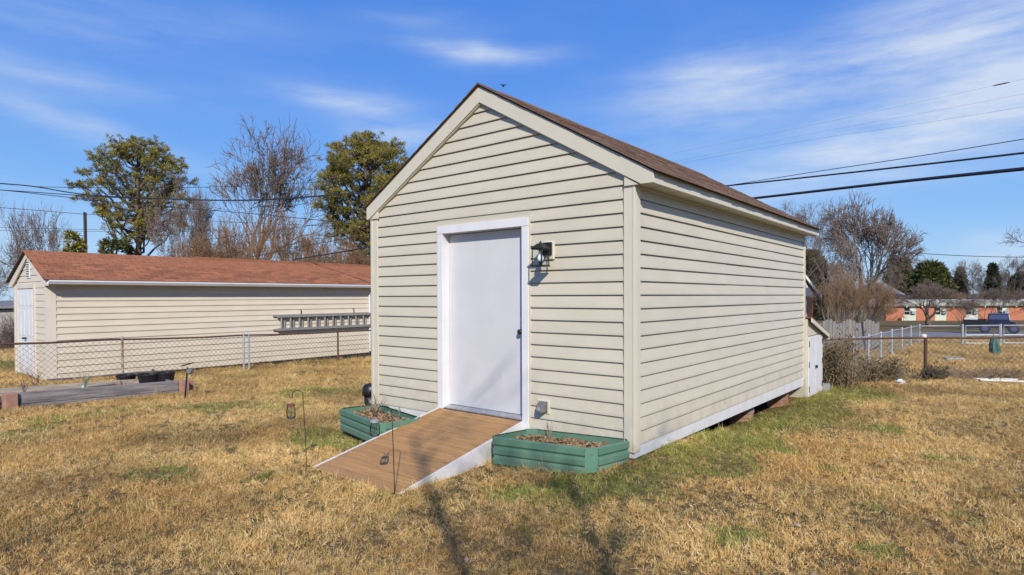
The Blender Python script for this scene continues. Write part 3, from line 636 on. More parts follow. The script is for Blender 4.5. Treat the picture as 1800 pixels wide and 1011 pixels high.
b = MB(); b.box((NX1 - .10, NY0 - .025, NZ0 + .02), (NX1 + .025, NY0, NZE)); b.box((NX1, NY0, NZ0 + .02), (NX1 + .025, NY0 + .16, NZE)); b.build('corner_post', 'beige2trim', nb)
b = MB(); b.box((NX0 - .02, NY0 - .025, NZ0 + .02), (NX0 + .09, NY0, NZE)); b.build('corner_post', 'beige2trim', nb)
b = MB(); b.box((DX0 - .1, NY0 - .03, NZ0 + .06), (DX0, NY0, 1.62)); b.box((DX1, NY0 - .03, NZ0 + .06), (DX1 + .1, NY0, 1.62)); b.box((DX0 - .1, NY0 - .03, 1.62), (DX1 + .1, NY0, 1.73)); b.build('door_frame', 'beige2trim', nb)
dm = (DX0 + DX1) / 2
for k, (xa, xb) in enumerate(((DX0 + .004, dm - .004), (dm + .004, DX1 - .004))):
    b = MB(); b.box((xa, NY0 - .018, NZ0 + .08), (xb, NY0 - .001, 1.60)); dr = b.build('door', 'white', nb)
    for za, zb in ((-.3, .35), (.5, 1.1), (1.22, 1.5)):
        for xm0, xm1 in ((xa + .08, (xa + xb) / 2 - .04), ((xa + xb) / 2 + .04, xb - .08)):
            b = MB(); b.box((xm0, NY0 - .026, za), (xm1, NY0 - .018, zb)); b.build('raised_panel', 'white', dr, bevel=.006)
b = MB(); b.box((dm + .03, NY0 - .09, .42), (dm + .07, NY0 - .018, .46)); b.box((dm - .05, NY0 - .09, .425), (dm + .07, NY0 - .075, .455)); b.build('handle', 'black', dr)
b = MB(); b.box((NXR - .20, NY0 - .03, 1.86), (NXR + .11, NY0 - .012, 2.29)); v = b.build('gable_vent', 'white', nb)
for k in range(7):
    b = MB(); b.box((NXR - .15, NY0 - .036, 1.895 + k * .054), (NXR + .06, NY0 - .0305, 1.916 + k * .054)); b.build('slat', 'dark', v)
for s in (1, -1):
    X = lambda d: NXR + s * d
    W_ = NX1 + .28 - NXR; b = MB()
    poly = [(X(0), NY0 - .06, NZA), (X(W_), NY0 - .06, NZA - nsl * W_), (X(W_), NY0 - .06, NZA - nsl * W_ - .12), (X(W_ - .26), NY0 - .06, NZA - nsl * W_ - .12), (X(0), NY0 - .06, NZA - .14)]
    b.prism(poly if s > 0 else poly[::-1], (0, .03, 0)); b.build('rake_board', 'beige2trim', nb)
    b = MB(); poly = [(X(0), NY0 - .12, NZA + .003), (X(W_ + .03), NY0 - .12, NZA + .003 - nsl * (W_ + .03)), (X(W_ + .03), NY0 - .12, NZA + .024 - nsl * (W_ + .03)), (X(0), NY0 - .12, NZA + .024)]
    b.prism(poly if s > 0 else poly[::-1], (0, NY1 - NY0 + .2, 0)); dk = b.build('roof_deck', 'darkedge', nb)
    b = MB(); b.box((min(X(W_ - .28), X(W_)), NY0 - .03, NZE - .02), (max(X(W_ - .28), X(W_)), NY1, NZE - .008)); b.build('soffit', 'beige2trim', nb)
    b = MB(); gx = lambda d: X(W_ + d)
    prof = [(gx(0), NZE + .005), (gx(0), NZE - .09), (gx(.06), NZE - .09), (gx(.10), NZE - .03), (gx(.10), NZE), (gx(.088), NZE), (gx(.05), NZE - .078), (gx(.012), NZE - .078), (gx(.012), NZE + .005)]
    poly = [(x, NY0 - .05, z) for x, z in prof]; b.prism(poly if s > 0 else poly[::-1], (0, NY1 - NY0, 0)); b.build('gutter', 'white', nb)
    if s > 0:                         # each tab of the visible slope
        nn = math.hypot(1, nsl); ang = math.atan(nsl); ex = .128; nrow = int((W_ + .03) * nn / ex); cnt = 0
        tm = MB(); tm.box((-.06, .008, 0), (.058, .292, .012)); tme = tm.mesh('shingle_tab', 'shingle_red'); rest = MB()
        rr = random.Random(4)
        for i in range(nrow + 1):
            t_ = (W_ + .045) * nn - ex * (i + .5)
            if t_ < .03: break
            off = (i % 2) * .15 + rr.uniform(-.03, .03)
            for k in range(int((NY1 - NY0 + .2) / .3) + 1):
                y = NY0 - .13 + k * .3 - off
                if y + .3 > NY1 or y < NY0 - .4: continue
                x, z = X(t_ / nn), NZA - nsl * t_ / nn + .024
                cnt += 1
                j = rr.uniform(0, .004)
                if cnt <= 310 and y > NY0 - .13:
                    o = inst('shingle_tab', tme, dk, (x, max(y, NY0 - .13), z + j), (0, ang + rr.uniform(-.01, .012), 0)); o['_o'] = nb['_o']
                else:
                    e1 = np.array([math.cos(ang), 0, -math.sin(ang)]); e3 = np.array([math.sin(ang), 0, math.cos(ang)])
                    rest.T = (np.array([x, y, z + j]), e1, np.array([0, 1., 0]), e3); rest.box((-.06, max(.008, NY0 - .13 - y), 0), (.058, .292, .012))
        rest.T = None; rest.build('shingles', 'shingle_red', dk, kind='stuff')
    else:
        b = MB(); b.prism([(X(0), NY0 - .12, NZA + .03), (X(W_ + .03), NY0 - .12, NZA + .03 - nsl * (W_ + .03)), (X(W_ + .03), NY0 - .12, NZA + .04 - nsl * (W_ + .03)), (X(0), NY0 - .12, NZA + .04)][::-1], (0, NY1 - NY0 + .2, 0)); b.build('shingles', 'shingle_red', dk)
b = MB(); b.prism([(NXR - .13, 2.6, NZA - .03), (NXR + .13, 2.6, NZA - .03), (NXR + .10, 2.6, NZA + .04), (NXR, 2.6, NZA + .075), (NXR - .10, 2.6, NZA + .04)], (0, 6.0, 0)); b.build('ridge_vent', 'shingle_red', nb)
b = MB(); b.box((NX0, NY0 - .01, NZ0 - .15), (NX1 - .02, NY1, NZ0 + .04)); b.build('base_shade_strip', 'dark', nb)  # dark strip standing in for the shade along the shed's foot
b = MB()
dp = [(NX1 + .38, 7.55, NZE - .09), (NX1 + .38, 7.55, NZE - .2), (NX1 + .10, 7.55, .95), (NX1 + .10, 7.55, -.3)]
b.tube([(NX1 + .34, 7.62, NZE - .08), (NX1 + .30, 7.62, NZE - .2), (NX1 + .07, 7.62, 1.45), (NX1 + .07, 7.62, -.4)], .035, 8); b.build('downspout', 'white', nb)
# ladder hung on the wall
ld = thing('extension_ladder', (NX1 + .1, 6.2, .42), 'grey aluminium extension ladder hung sideways on the cream shed wall', 'ladder')
b = MB(); b.box((NX1 + .08, 4.3, .80), (NX1 + .16, 8.6, .87)); b.build('rail', 'ladder', ld)
b = MB(); b.box((NX1 + .08, 4.3, .42), (NX1 + .16, 8.6, .49)); b.build('rail', 'ladder', ld)
b = MB(); b.box((NX1 + .03, 4.2, .83), (NX1 + .075, 8.5, .88)); b.build('rail', 'ladder', ld)
b = MB(); b.box((NX1 + .03, 4.2, .43), (NX1 + .075, 8.5, .47)); b.build('rail', 'ladder', ld)
for k in range(15):
    b = MB(); b.tube([(NX1 + .12, 4.42 + k * .29, .48), (NX1 + .12, 4.42 + k * .29, .81)], .026, 8); b.build('rung', 'ladder', ld)
    if k < 14:
        b = MB(); b.tube([(NX1 + .055, 4.56 + k * .29, .46), (NX1 + .055, 4.56 + k * .29, .84)], .022, 6); b.build('rung', 'ladder', ld)
for yy in (5.1, 7.0):
    b = MB(); b.tube([(NX1, yy, 1.02), (NX1 + .05, yy, 1.02), (NX1 + .05, yy, .86)], .014, 6); b.build('hanger', 'black', ld)

# ---------------------------------------------------------------- chain link fences
def fence(pts, h, posts, label, mrail, mpost, mwire, pitch, wr=.0019, rr_=.021, pr=.026, post_mats=None, mesh_h=None, group=None, bottom_rail=False, cap=None):
    pts = [np.array(p, float) for p in pts]; seg = [np.linalg.norm((pts[i + 1] - pts[i])[:2]) for i in range(len(pts) - 1)]; tot = sum(seg)
    def P(s):
        for i, l in enumerate(seg):
            if s <= l or i == len(seg) - 1: q = pts[i] + (pts[i + 1] - pts[i]) * (s / l); break
            s -= l
        return np.array([q[0], q[1], float(gz(q[0], q[1]))])
    o = P(0); t = thing('chain_link_fence', o, label, 'fence', group)
    b = MB(); k = max(2, int(tot / 1.0)); b.tube([P(tot * i / k) + np.array([0, 0, h + .012 * math.sin(i * 1.9)]) for i in range(k + 1)], rr_, 8); b.build('top_rail', mrail, t, smooth=True)
    for i, s in enumerate(posts):
        q = P(s); b = MB(); b.tube([q - np.array([0, 0, .25]), q + np.array([0, 0, h + .03])], pr, 8); b.lathe(q + np.array([0, 0, h + .03]), [(pr * 1.15, -.02), (pr * 1.1, .02), (pr * .5, .045)], 8)
        b.build('post', (post_mats[i] if post_mats else mpost), t, smooth=False)
    b = MB(); H = mesh_h or h; z0 = .02
    nst = max(3, int(H / pitch * 1.0)); 
    for dr_ in (1, -1):
        s = -H
        while s < tot + H:
            a, e = (s, s + H) if dr_ > 0 else (s + H, s)
            pp = []
            for k in range(5):
                f = k / 4; ss = a + (e - a) * f
                if 0 <= ss <= tot: q = P(ss); pp.append(q + np.array([0, 0, z0 + f * (H - z0)]))
            if len(pp) > 1: b.tube(pp, wr, 3, caps=False)
            s += pitch
    b.build('chain_mesh', mwire, t, kind='stuff')
    return P
FLP = fence([(-12.72, -4.4, 0), (-12.72, 12, 0)], .905, [1.2, 4.42, 7.22, 7.36, 10.1, 13.0, 15.6], 'rusty railed chain link fence in front of the cream shed', 'rust', 'rustmix', 'wire', .115, post_mats=['rust', 'rustmix', 'galv', 'galv', 'rust', 'rust', 'rust'], wr=.0028)
q0, q1 = np.array([.15, 9.75, 0]), np.array([1.35, 10.85, 0]); dq = (q1 - q0) / np.linalg.norm(q1 - q0)
fence([q0 - dq * 3.5, q0, q1, q1 + dq * 2.3, q1 + dq * 6.5], .90, [.5, 3.5 + np.linalg.norm(q1 - q0), 3.5 + np.linalg.norm(q1 - q0) + 3.0, 3.5 + np.linalg.norm(q1 - q0) + 6], 'rusty chain link fence at the back of the lawn beside the lean-to', 'rust', 'rust', 'wire', .12, pr=.034, wr=.0033)
a0, a1, a2 = gp(1500, 14.6), gp(1617, 27.0), gp(1692, 26.3)
ll = np.linalg.norm((a1 - a0)[:2]); l2 = np.linalg.norm((a2 - a1)[:2])
fence([a0, a1, a2], .80, [.05, ll * .14, ll * .28, ll * .43, ll * .6, ll * .78, ll, ll + l2], 'silver galvanised chain link fence running back toward the road', 'galv', 'galv', 'wiresilver', .10, pr=.03, rr_=.024, wr=.0011)
def gate(p, e, h, label):
    p, e = np.array(p), np.array(e); t = thing('chain_link_gate', p, label, 'gate', 'silver gates by the road')
    b = MB(); z = np.array([0, 0, 1.])
    b.tube([p + z * .06, p + z * h, e + z * h, e + z * .06, p + z * .06], .028, 8); b.tube([p + z * h * .5, e + z * h * .5], .022, 8); b.build('frame', 'galv', t)
    b = MB(); L_ = np.linalg.norm(e - p); dv = (e - p) / L_; s = -h
    while s < L_ + h:
        for dr_ in (1, -1):
            a_, c_ = (s, .06), (s + dr_ * h, h)
            pp = [p + dv * (a_[0] + (c_[0] - a_[0]) * f) + z * (a_[1] + (c_[1] - a_[1]) * f) for f in np.linspace(0, 1, 7) if 0 <= a_[0] + (c_[0] - a_[0]) * f <= L_]
            if len(pp) > 1: b.tube(pp, .002, 3, caps=False)
        s += .09
    b.build('chain_mesh', 'wiresilver', t, kind='stuff')
    b = MB(); b.tube([p - dv * .12 - z * .2, p - dv * .12 + z * (h + .06)], .045, 8); b.build('post', 'galv', t)
gate(gp(1698, 26.2), gp(1757, 26.0), .82, 'silver chain link gate with cross bar in front of the dark truck bed')
gate(gp(1765, 26.0), gp(1850, 25.7), .82, 'silver chain link gate beside the dark truck cab')

# ---------------------------------------------------------------- raised bed on the far side of the lawn
g0 = lambda x, y: float(gz(x, y))
bed = thing('raised_bed', (-10.2, -1.4, g0(-10, -1.3)), 'weathered grey timber raised bed with brick coloured end blocks', 'raised bed')
def board(p, e, z0, z1, th, name='board', m='oldwood', par=bed):
    p, e = np.array(p, float), np.array(e, float); dv = (e - p) / np.linalg.norm(e - p); nv = np.array([dv[1], -dv[0], 0]) * th
    b = MB(); b.prism([(*p[:2], p[2] + z0), (*e[:2], e[2] + z0), (*e[:2], e[2] + z1), (*p[:2], p[2] + z1)], nv); return b.build(name, m, par, bevel=.006)
fa, fb = np.array([-9.62, -2.50, 0]), np.array([-9.42, -.15, 0]); fa[2] = g0(*fa[:2]); fb[2] = g0(*fb[:2])
board(fa, fb, .055, .235, .05); board(fa, fb, -.06, .05, .05)
ba, bb = np.array([-10.75, -2.9, 0]), np.array([-10.45, 0.0, 0]); ba[2] = g0(*ba[:2]); bb[2] = g0(*bb[:2])
board(ba, bb, -.05, .22, .05, m='palewood'); board(bb, fb, -.05, .20, .05)
def blk(c_, sx, sy, z0, z1, ang, par=bed):
    T = (np.array([c_[0], c_[1], g0(c_[0], c_[1])]), np.array([math.cos(ang), math.sin(ang), 0]), np.array([-math.sin(ang), math.cos(ang), 0]), np.array([0, 0, 1.]))
    b = MB(T); b.box((-sx, -sy, z0), (sx, sy, z1)); b.build('end_block', 'block', par, bevel=.01)
blk((-9.58, -2.60), .08, .085, -.05, .24, .1); blk((-9.62, -2.86), .08, .09, -.05, .22, .15); blk((-9.38, -.07), .08, .075, -.05, .22, .1); blk((-9.52, .07), .08, .075, -.05, .21, .1)
b = MB(); r = np.random.default_rng(3); P = []
for i in range(9):
    for j in range(5):
        f, q = i / 8, j / 4; p = (fa + (fb - fa) * f) * (1 - q) + (ba + (bb - ba) * f) * q; P.append((p[0] - .03, p[1], p[2] + .07 + r.normal() * .012))
b.add(P, [(i * 5 + j, (i + 1) * 5 + j, (i + 1) * 5 + j + 1, i * 5 + j + 1) for i in range(8) for j in range(4)]); b.build('soil', 'soil', bed, smooth=True)
def pot(px, py, d, r_, h, label, m='black', tilt=0):
    p = at(px, py, d); t = thing('plant_pot', p, label, 'pot', 'black pots in the raised bed')
    b = MB(); b.lathe(p, [(r_ * .8, 0), (r_, h), (r_ * 1.06, h), (r_ * 1.06, h + .025), (r_ * .96, h + .025), (r_ * .93, h - .03)], 16); b.build('body', m, t, smooth=False)
    b = MB(); b.lathe(p, [(r_ * .9, h - .035), (r_ * .5, h - .02)], 14); b.build('soil', 'soil', t)
pot(222, 677, 11.9, .17, .18, 'squat black pot standing upright in the raised bed, closest to its planting tray')
pot(262, 676, 11.9, .20, .19, 'wide black pot between two others in the raised bed')
pot(291, 674, 12.0, .17, .20, 'black pot at the raised bed end near the stake light')
p = at(150, 693, 10.9); t = thing('planting_tray', p, 'white edged black planting tray with green weed in the raised bed', 'tray')
b = MB(); b.box((p[0] - .1, p[1], p[2]), (p[0] + .1, p[1] + .5, p[2] + .12)); b.build('tray', 'black', t)
b = MB(); b.box((p[0] - .1, p[1] - .03, p[2]), (p[0] + .11, p[1] - .001, p[2] + .15)); b.build('rim', 'paint', t)
p = gp(322, 10.4); t = thing('solar_stake_light', p, 'small black solar light on a leaning stake beside the raised bed', 'garden light')
b = MB(); b.tube([p - np.array([0, 0, .1]), p + np.array([0, 0, .56]) + R2 * .06], .014, 6); b.build('stake', 'black', t)
q = p + np.array([0, 0, .58]) + R2 * .07
b = MB((q, R2, F2, np.array([0, 0, 1.]))); b.prism([(-.09, -.06, .0), (.07, -.06, .045), (.07, .06, .045), (-.09, .06, 0)], (0, 0, .018)); b.build('solar_panel', 'black', t)
b = MB((q + R2 * .04 - np.array([0, 0, .08]), R2, np.array([0, 0, 1.]), -F2)); b.lathe((0, 0, 0), [(.05, 0), (.055, .03), (.04, .06), (.038, .06)], 12); b.build('lamp_head', 'plastic', t)
dead_plant(tuple(gp(215, 10.9) + np.array([0, 0, .12])), 14, .22, .28, 21, 'tangle of brown dead stems in the raised bed by the tray', mt='mulch', rad=.009)
dead_plant(tuple(at(150, 690, 10.7) + np.array([0, 0, .1])), 10, .30, .12, 22, 'greenish weed growing at the white edged tray', mt='green', rad=.006)
dead_plant(tuple(gp(40, 10.3) + np.array([0, 0, .12])), 6, .26, .12, 23, 'bare dark forked stem in the raised bed near its end blocks', mt='bark', rad=.008)
dead_plant(tuple(gp(60, 11.9)), 9, .5, .22, 24, 'dry weed standing against the cream shed door corner', mt='deadstem', rad=.008)

# ---------------------------------------------------------------- trees
def grow_tree(r, H, nstem, stem_r, clear, spread, levels, nch, upw, fork=.35, crook=.10, minr=.006, ratio=.62):
    out = []
    def branch(p, d, L_, rad, lev):
        nseg = 6 if lev == 0 else (5 if lev == 1 else (4 if lev == 2 else 3)); pts = [p.copy()]; rads = [rad]; dd = d.copy(); q = p.copy()
        for k in range(nseg):
            dd = dd + r.normal(size=3) * crook * (1 + .5 * lev) + np.array([0, 0, upw * (.5 if lev == 0 else 1)]); dd /= np.linalg.norm(dd)
            q = q + dd * L_ / nseg; pts.append(q.copy()); rads.append(max(minr * .6, rad * (1 - (.72 if lev else .6) * (k + 1) / nseg)))
        out.append((pts, rads, lev))
        if lev >= levels: return
        n_ = nch[lev]
        n_ = int(round(n_ * r.uniform(.8, 1.25)))
        for i in range(n_):
            f = (clear if lev == 0 else .18) + (1 - (clear if lev == 0 else .18)) * (i + r.uniform(.2, .9)) / n_; f = min(f, .98)
            x = f * nseg; k = min(int(x), nseg - 1); bp = pts[k] + (pts[k + 1] - pts[k]) * (x - k); br = rads[k] + (rads[k + 1] - rads[k]) * (x - k)
            ax = pts[k + 1] - pts[k]; ax /= np.linalg.norm(ax)
            pr_ = np.cross(ax, r.normal(size=3)); pr_ /= np.linalg.norm(pr_) + 1e-9
            ang = spread[lev] * r.uniform(.7, 1.25); nd = ax * math.cos(ang) + pr_ * math.sin(ang)
            ln = L_ * ratio * (1.15 - .55 * f if lev == 0 else 1.0 - .35 * f) * r.uniform(.75, 1.15)
            branch(bp, nd, ln, max(minr, min(br * .72, rad * .55)), lev + 1)
    for s in range(nstem):
        a = 2 * math.pi * (s + r.uniform(0, .6)) / max(nstem, 1); t_ = fork * r.uniform(.6, 1.2) if nstem > 1 else r.uniform(0, .05)
        d = np.array([math.cos(a) * math.sin(t_), math.sin(a) * math.sin(t_), math.cos(t_)]); p0 = np.array([math.cos(a), math.sin(a), 0]) * (stem_r * 1.2 if nstem > 1 else 0) - np.array([0, 0, .15])
        branch(p0, d, H * r.uniform(.9, 1.03) if nstem > 1 else H, stem_r, 0)
    return out
def grow_fork(r, H, nstem, r0, first, lev, ang, shrink, upw, fork, minr, side=2, crook=.09):
    out = []
    def seg(p, d, L_, rad, l):
        pts = [p]; q = p; dd = d
        for k in range(3):
            dd = dd + r.normal(size=3) * crook; dd[2] += upw * .33; dd = dd / np.linalg.norm(dd); q = q + dd * L_ / 3; pts.append(q)
        r1 = max(minr * .7, rad * .80); out.append((pts, list(np.linspace(rad, r1, 4)), 0 if l == 0 else (1 if l < 4 else 2)))
        if l >= 3:
            for _ in range(side):
                f = r.integers(1, 4); ax = np.cross(dd, r.normal(size=3)); ax /= np.linalg.norm(ax) + 1e-9; nd = dd * .6 + ax * .75 + np.array([0, 0, upw]); nd /= np.linalg.norm(nd); ll_ = L_ * r.uniform(.5, 1.0); b0 = pts[f]
                m_ = b0 + nd * ll_ * .5 + r.normal(size=3) * ll_ * .07; out.append(([b0, m_, m_ + (nd + np.array([0, 0, upw]) + r.normal(size=3) * .2) * ll_ * .5], [minr, minr * .8, minr * .5], 3))
        if l >= lev: return
        n_ = 3 if r.random() < .25 else 2
        ph = r.uniform(0, 6.283); a1 = np.cross(dd, (0.3, .9, .2)); a1 /= np.linalg.norm(a1); a2 = np.cross(dd, a1)
        for k in range(n_):
            t_ = ang * r.uniform(.55, 1.25) * (.55 if k == 0 and n_ == 2 and r.random() < .5 else 1); w = ph + 2 * math.pi * k / n_ + r.normal() * .3
            nd = dd * math.cos(t_) + (a1 * math.cos(w) + a2 * math.sin(w)) * math.sin(t_)
            seg(q, nd, L_ * shrink * r.uniform(.82, 1.14), max(minr, r1 * (.74 if n_ == 2 else .66)), l + 1)
    for s_ in range(nstem):
        a = 2 * math.pi * (s_ + r.uniform(0, .6)) / nstem; t_ = fork * r.uniform(.5, 1.2) if nstem > 1 else r.uniform(0, .06)
        seg(np.array([math.cos(a), math.sin(a), 0]) * (r0 * 1.3 if nstem > 1 else 0) - np.array([0, 0, .12]), np.array([math.cos(a) * math.sin(t_), math.sin(a) * math.sin(t_), math.cos(t_)]), H * first * r.uniform(.85, 1.15), r0, 0)
    return out
def tubes_mesh(name, branches, m, k=3):
    groups = {}
    for pts, rads, lev in branches: groups.setdefault((len(pts), 7 if lev == 0 else 5 if lev == 1 else k), []).append((pts, rads))
    V, F, n0 = [], [], 0
    for (n_, kk), lst in groups.items():
        P = np.array([x[0] for x in lst], float); R_ = np.array([x[1] for x in lst], float); B = len(lst)
        t_ = np.empty_like(P); t_[:, 1:-1] = P[:, 2:] - P[:, :-2]; t_[:, 0] = P[:, 1] - P[:, 0]; t_[:, -1] = P[:, -1] - P[:, -2]; t_ /= np.linalg.norm(t_, axis=2, keepdims=True) + 1e-9
        ref = np.where(np.abs(t_[:, :1, 2:3]).repeat(3, 2) > .8, np.array([1., .2, 0]), np.array([.1, 0, 1.])); ref = np.broadcast_to(ref, P.shape)
        a = np.cross(t_, ref); a /= np.linalg.norm(a, axis=2, keepdims=True) + 1e-9; b_ = np.cross(t_, a)
        th = 2 * np.pi * np.arange(kk) / kk
        ring = P[:, :, None] + R_[:, :, None, None] * (a[:, :, None] * np.cos(th)[None, None, :, None] + b_[:, :, None] * np.sin(th)[None, None, :, None])
        idx = n0 + np.arange(B * n_ * kk).reshape(B, n_, kk); nx = np.roll(idx, -1, 2)
        F.append(np.stack([idx[:, :-1], nx[:, :-1], nx[:, 1:], idx[:, 1:]], -1).reshape(-1, 4)); V.append(ring.reshape(-1, 3)); n0 += B * n_ * kk
    V, F = np.concatenate(V), np.concatenate(F)
    return quad_mesh(name, V, F, m, True)
def quad_mesh(name, V, F, m, smooth=False):
    me = bpy.data.meshes.new(name); me.vertices.add(len(V)); me.vertices.foreach_set('co', V.astype(np.float32).ravel()); me.loops.add(F.size); me.loops.foreach_set('vertex_index', F.astype(np.int32).ravel())
    me.polygons.add(len(F)); me.polygons.foreach_set('loop_start', np.arange(0, F.size, 4, dtype=np.int32)); me.polygons.foreach_set('use_smooth', [smooth] * len(F)); me.update(calc_edges=True); me.validate(); me.materials.append(MT[m] if isinstance(m, str) else m); return me
VAR = {}
def variant(key, make):
    if key not in VAR: VAR[key] = make()
    return VAR[key]
def bare_variant(seed, kind):
    r = np.random.default_rng(seed)
    if kind == 'fan': br = grow_fork(r, 10., 1, .34, .14, 9, .43, .87, .10, .3, .014, 1)
    elif kind == 'stemmy': br = grow_fork(r, 6., 9, .06, .36, 5, .36, .80, .05, .50, .014, 3)
    elif kind == 'tall': br = grow_fork(r, 10., 1, .22, .26, 8, .44, .82, .06, .3, .015, 3)
    elif kind == 'vase': br = grow_fork(r, 9., 3, .13, .18, 7, .40, .84, .08, .28, .014, 3)
    elif kind == 'myrtle': br = grow_fork(r, 4.2, 9, .075, .36, 6, .32, .80, .06, .62, .009, 3)
    elif kind == 'brownbush': br = grow_fork(r, 6., 7, .07, .20, 7, .42, .84, .06, .60, .013, 2)
    elif kind == 'spread': br = grow_fork(r, 6., 1, .24, .22, 8, .55, .84, .0, .3, .014, 3)
    elif kind == 'sparse': br = grow_fork(r, 8., 2, .15, .2, 6, .50, .84, .05, .3, .016, 2, .12)
    tw = {'myrtle': 'twigtan', 'brownbush': 'twigbrown'}.get(kind, 'twig')
    trunk = tubes_mesh('trunk', [x for x in br if x[2] <= 1], 'barklight' if kind in ('myrtle',) else 'bark', 4)
    crown = tubes_mesh('crown', [x for x in br if x[2] >= 2], tw, 3)
    H = max(p[2] for pts, _, _ in br for p in pts)
    Wd = 2 * np.percentile([math.hypot(p[0], p[1]) for pts, _, l in br if l >= 2 for p in pts[-1:]], 92)
    return trunk, crown, H, Wd
def bare(kind, seed, px, d, top, wpx, label, rot=0., name='bare_tree', cat='tree', group='bare winter trees', base=None):
    tr, cr, H, Wd = variant((kind, seed), lambda: bare_variant(seed, kind))
    p = gp(px, d) if base is None else np.array(base, float); zt_ = at(px, top, d)[2]; h = zt_ - p[2]; sz = h / H; sx = (wpx / FPX * d) / Wd
    t = thing(name, p, label, cat, group); t.rotation_euler = (0, 0, rot); t.scale = (sx, sx, sz)
    for nm, me in (('trunk', tr), ('crown', cr)):
        o = bpy.data.objects.new(nm, me); COL.objects.link(o); o.parent = t
    return t
def leafmat(name, c1, c2, c3):
    m = bpy.data.materials.new(name); m.use_nodes = True; nt = m.node_tree; N, L = nt.nodes, nt.links; b = N['Principled BSDF']; b.inputs['Roughness'].default_value = .6; b.inputs['Specular IOR Level'].default_value = .25
    g = N.new('ShaderNodeNewGeometry'); n = N.new('ShaderNodeTexNoise'); n.inputs['Scale'].default_value = .9; n.inputs['Detail'].default_value = 3; L.new(g.outputs['Position'], n.inputs[0])
    r = N.new('ShaderNodeValToRGB'); e = r.color_ramp.elements; e[0].position = .3; e[0].color = (*c1, 1); e[1].position = .72; e[1].color = (*c3, 1); q = e.new(.5); q.color = (*c2, 1); 
    ad = N.new('ShaderNodeMath'); ad.operation = 'MULTIPLY_ADD'; ad.inputs[1].default_value = .45; L.new(g.outputs['Random Per Island'], ad.inputs[0])
    sb = N.new('ShaderNodeMath'); sb.operation = 'SUBTRACT'; sb.inputs[1].default_value = .22; L.new(n.outputs['Fac'], sb.inputs[0]); L.new(sb.outputs[0], ad.inputs[2]); L.new(ad.outputs[0], r.inputs[0])
    L.new(r.outputs[0], b.inputs['Base Color'])
    tr = N.new('ShaderNodeBsdfTranslucent'); L.new(r.outputs[0], tr.inputs[0]); mx = N.new('ShaderNodeMixShader'); mx.inputs[0].default_value = .25
    L.new(b.outputs[0], mx.inputs[1]); L.new(tr.outputs[0], mx.inputs[2]); L.new(mx.outputs[0], N['Material Output'].inputs[0]); return m
MT['pineneedle'] = leafmat('pineneedle', (.08, .09, .018), (.22, .195, .035), (.42, .33, .065))
MT['cedar'] = leafmat('cedar', (.04, .055, .018), (.085, .095, .028), (.15, .14, .04))
MT['darkever'] = leafmat('darkever', (.03, .042, .028), (.055, .07, .042), (.085, .095, .055))
MT['olive'] = leafmat('olive', (.07, .075, .035), (.12, .115, .055), (.19, .165, .085))
def clump_mesh(name, centers, rad, per, ln, wd, m, seed, up=.3):
    r = np.random.default_rng(seed); n_ = len(centers) * per
    cen = np.repeat(np.array(centers), per, 0); rr_ = np.repeat(np.array(rad), per)
    d = r.normal(size=(n_, 3)); d[:, 2] += up; d /= np.linalg.norm(d, axis=1)[:, None]
    base = cen + d * (rr_ * r.uniform(.0, .55, n_))[:, None]; tip = base + d * (ln * r.uniform(.6, 1.2, n_))[:, None]
    s = np.cross(d, r.normal(size=(n_, 3))); s /= np.linalg.norm(s, axis=1)[:, None] + 1e-9; s *= (wd * r.uniform(.6, 1.3, n_))[:, None]
    mid = (base + tip) / 2
    V = np.stack([base, mid + s, tip, mid - s], 1).reshape(-1, 3); F = np.arange(n_ * 4).reshape(-1, 4)
    return quad_mesh(name, V, F, m)
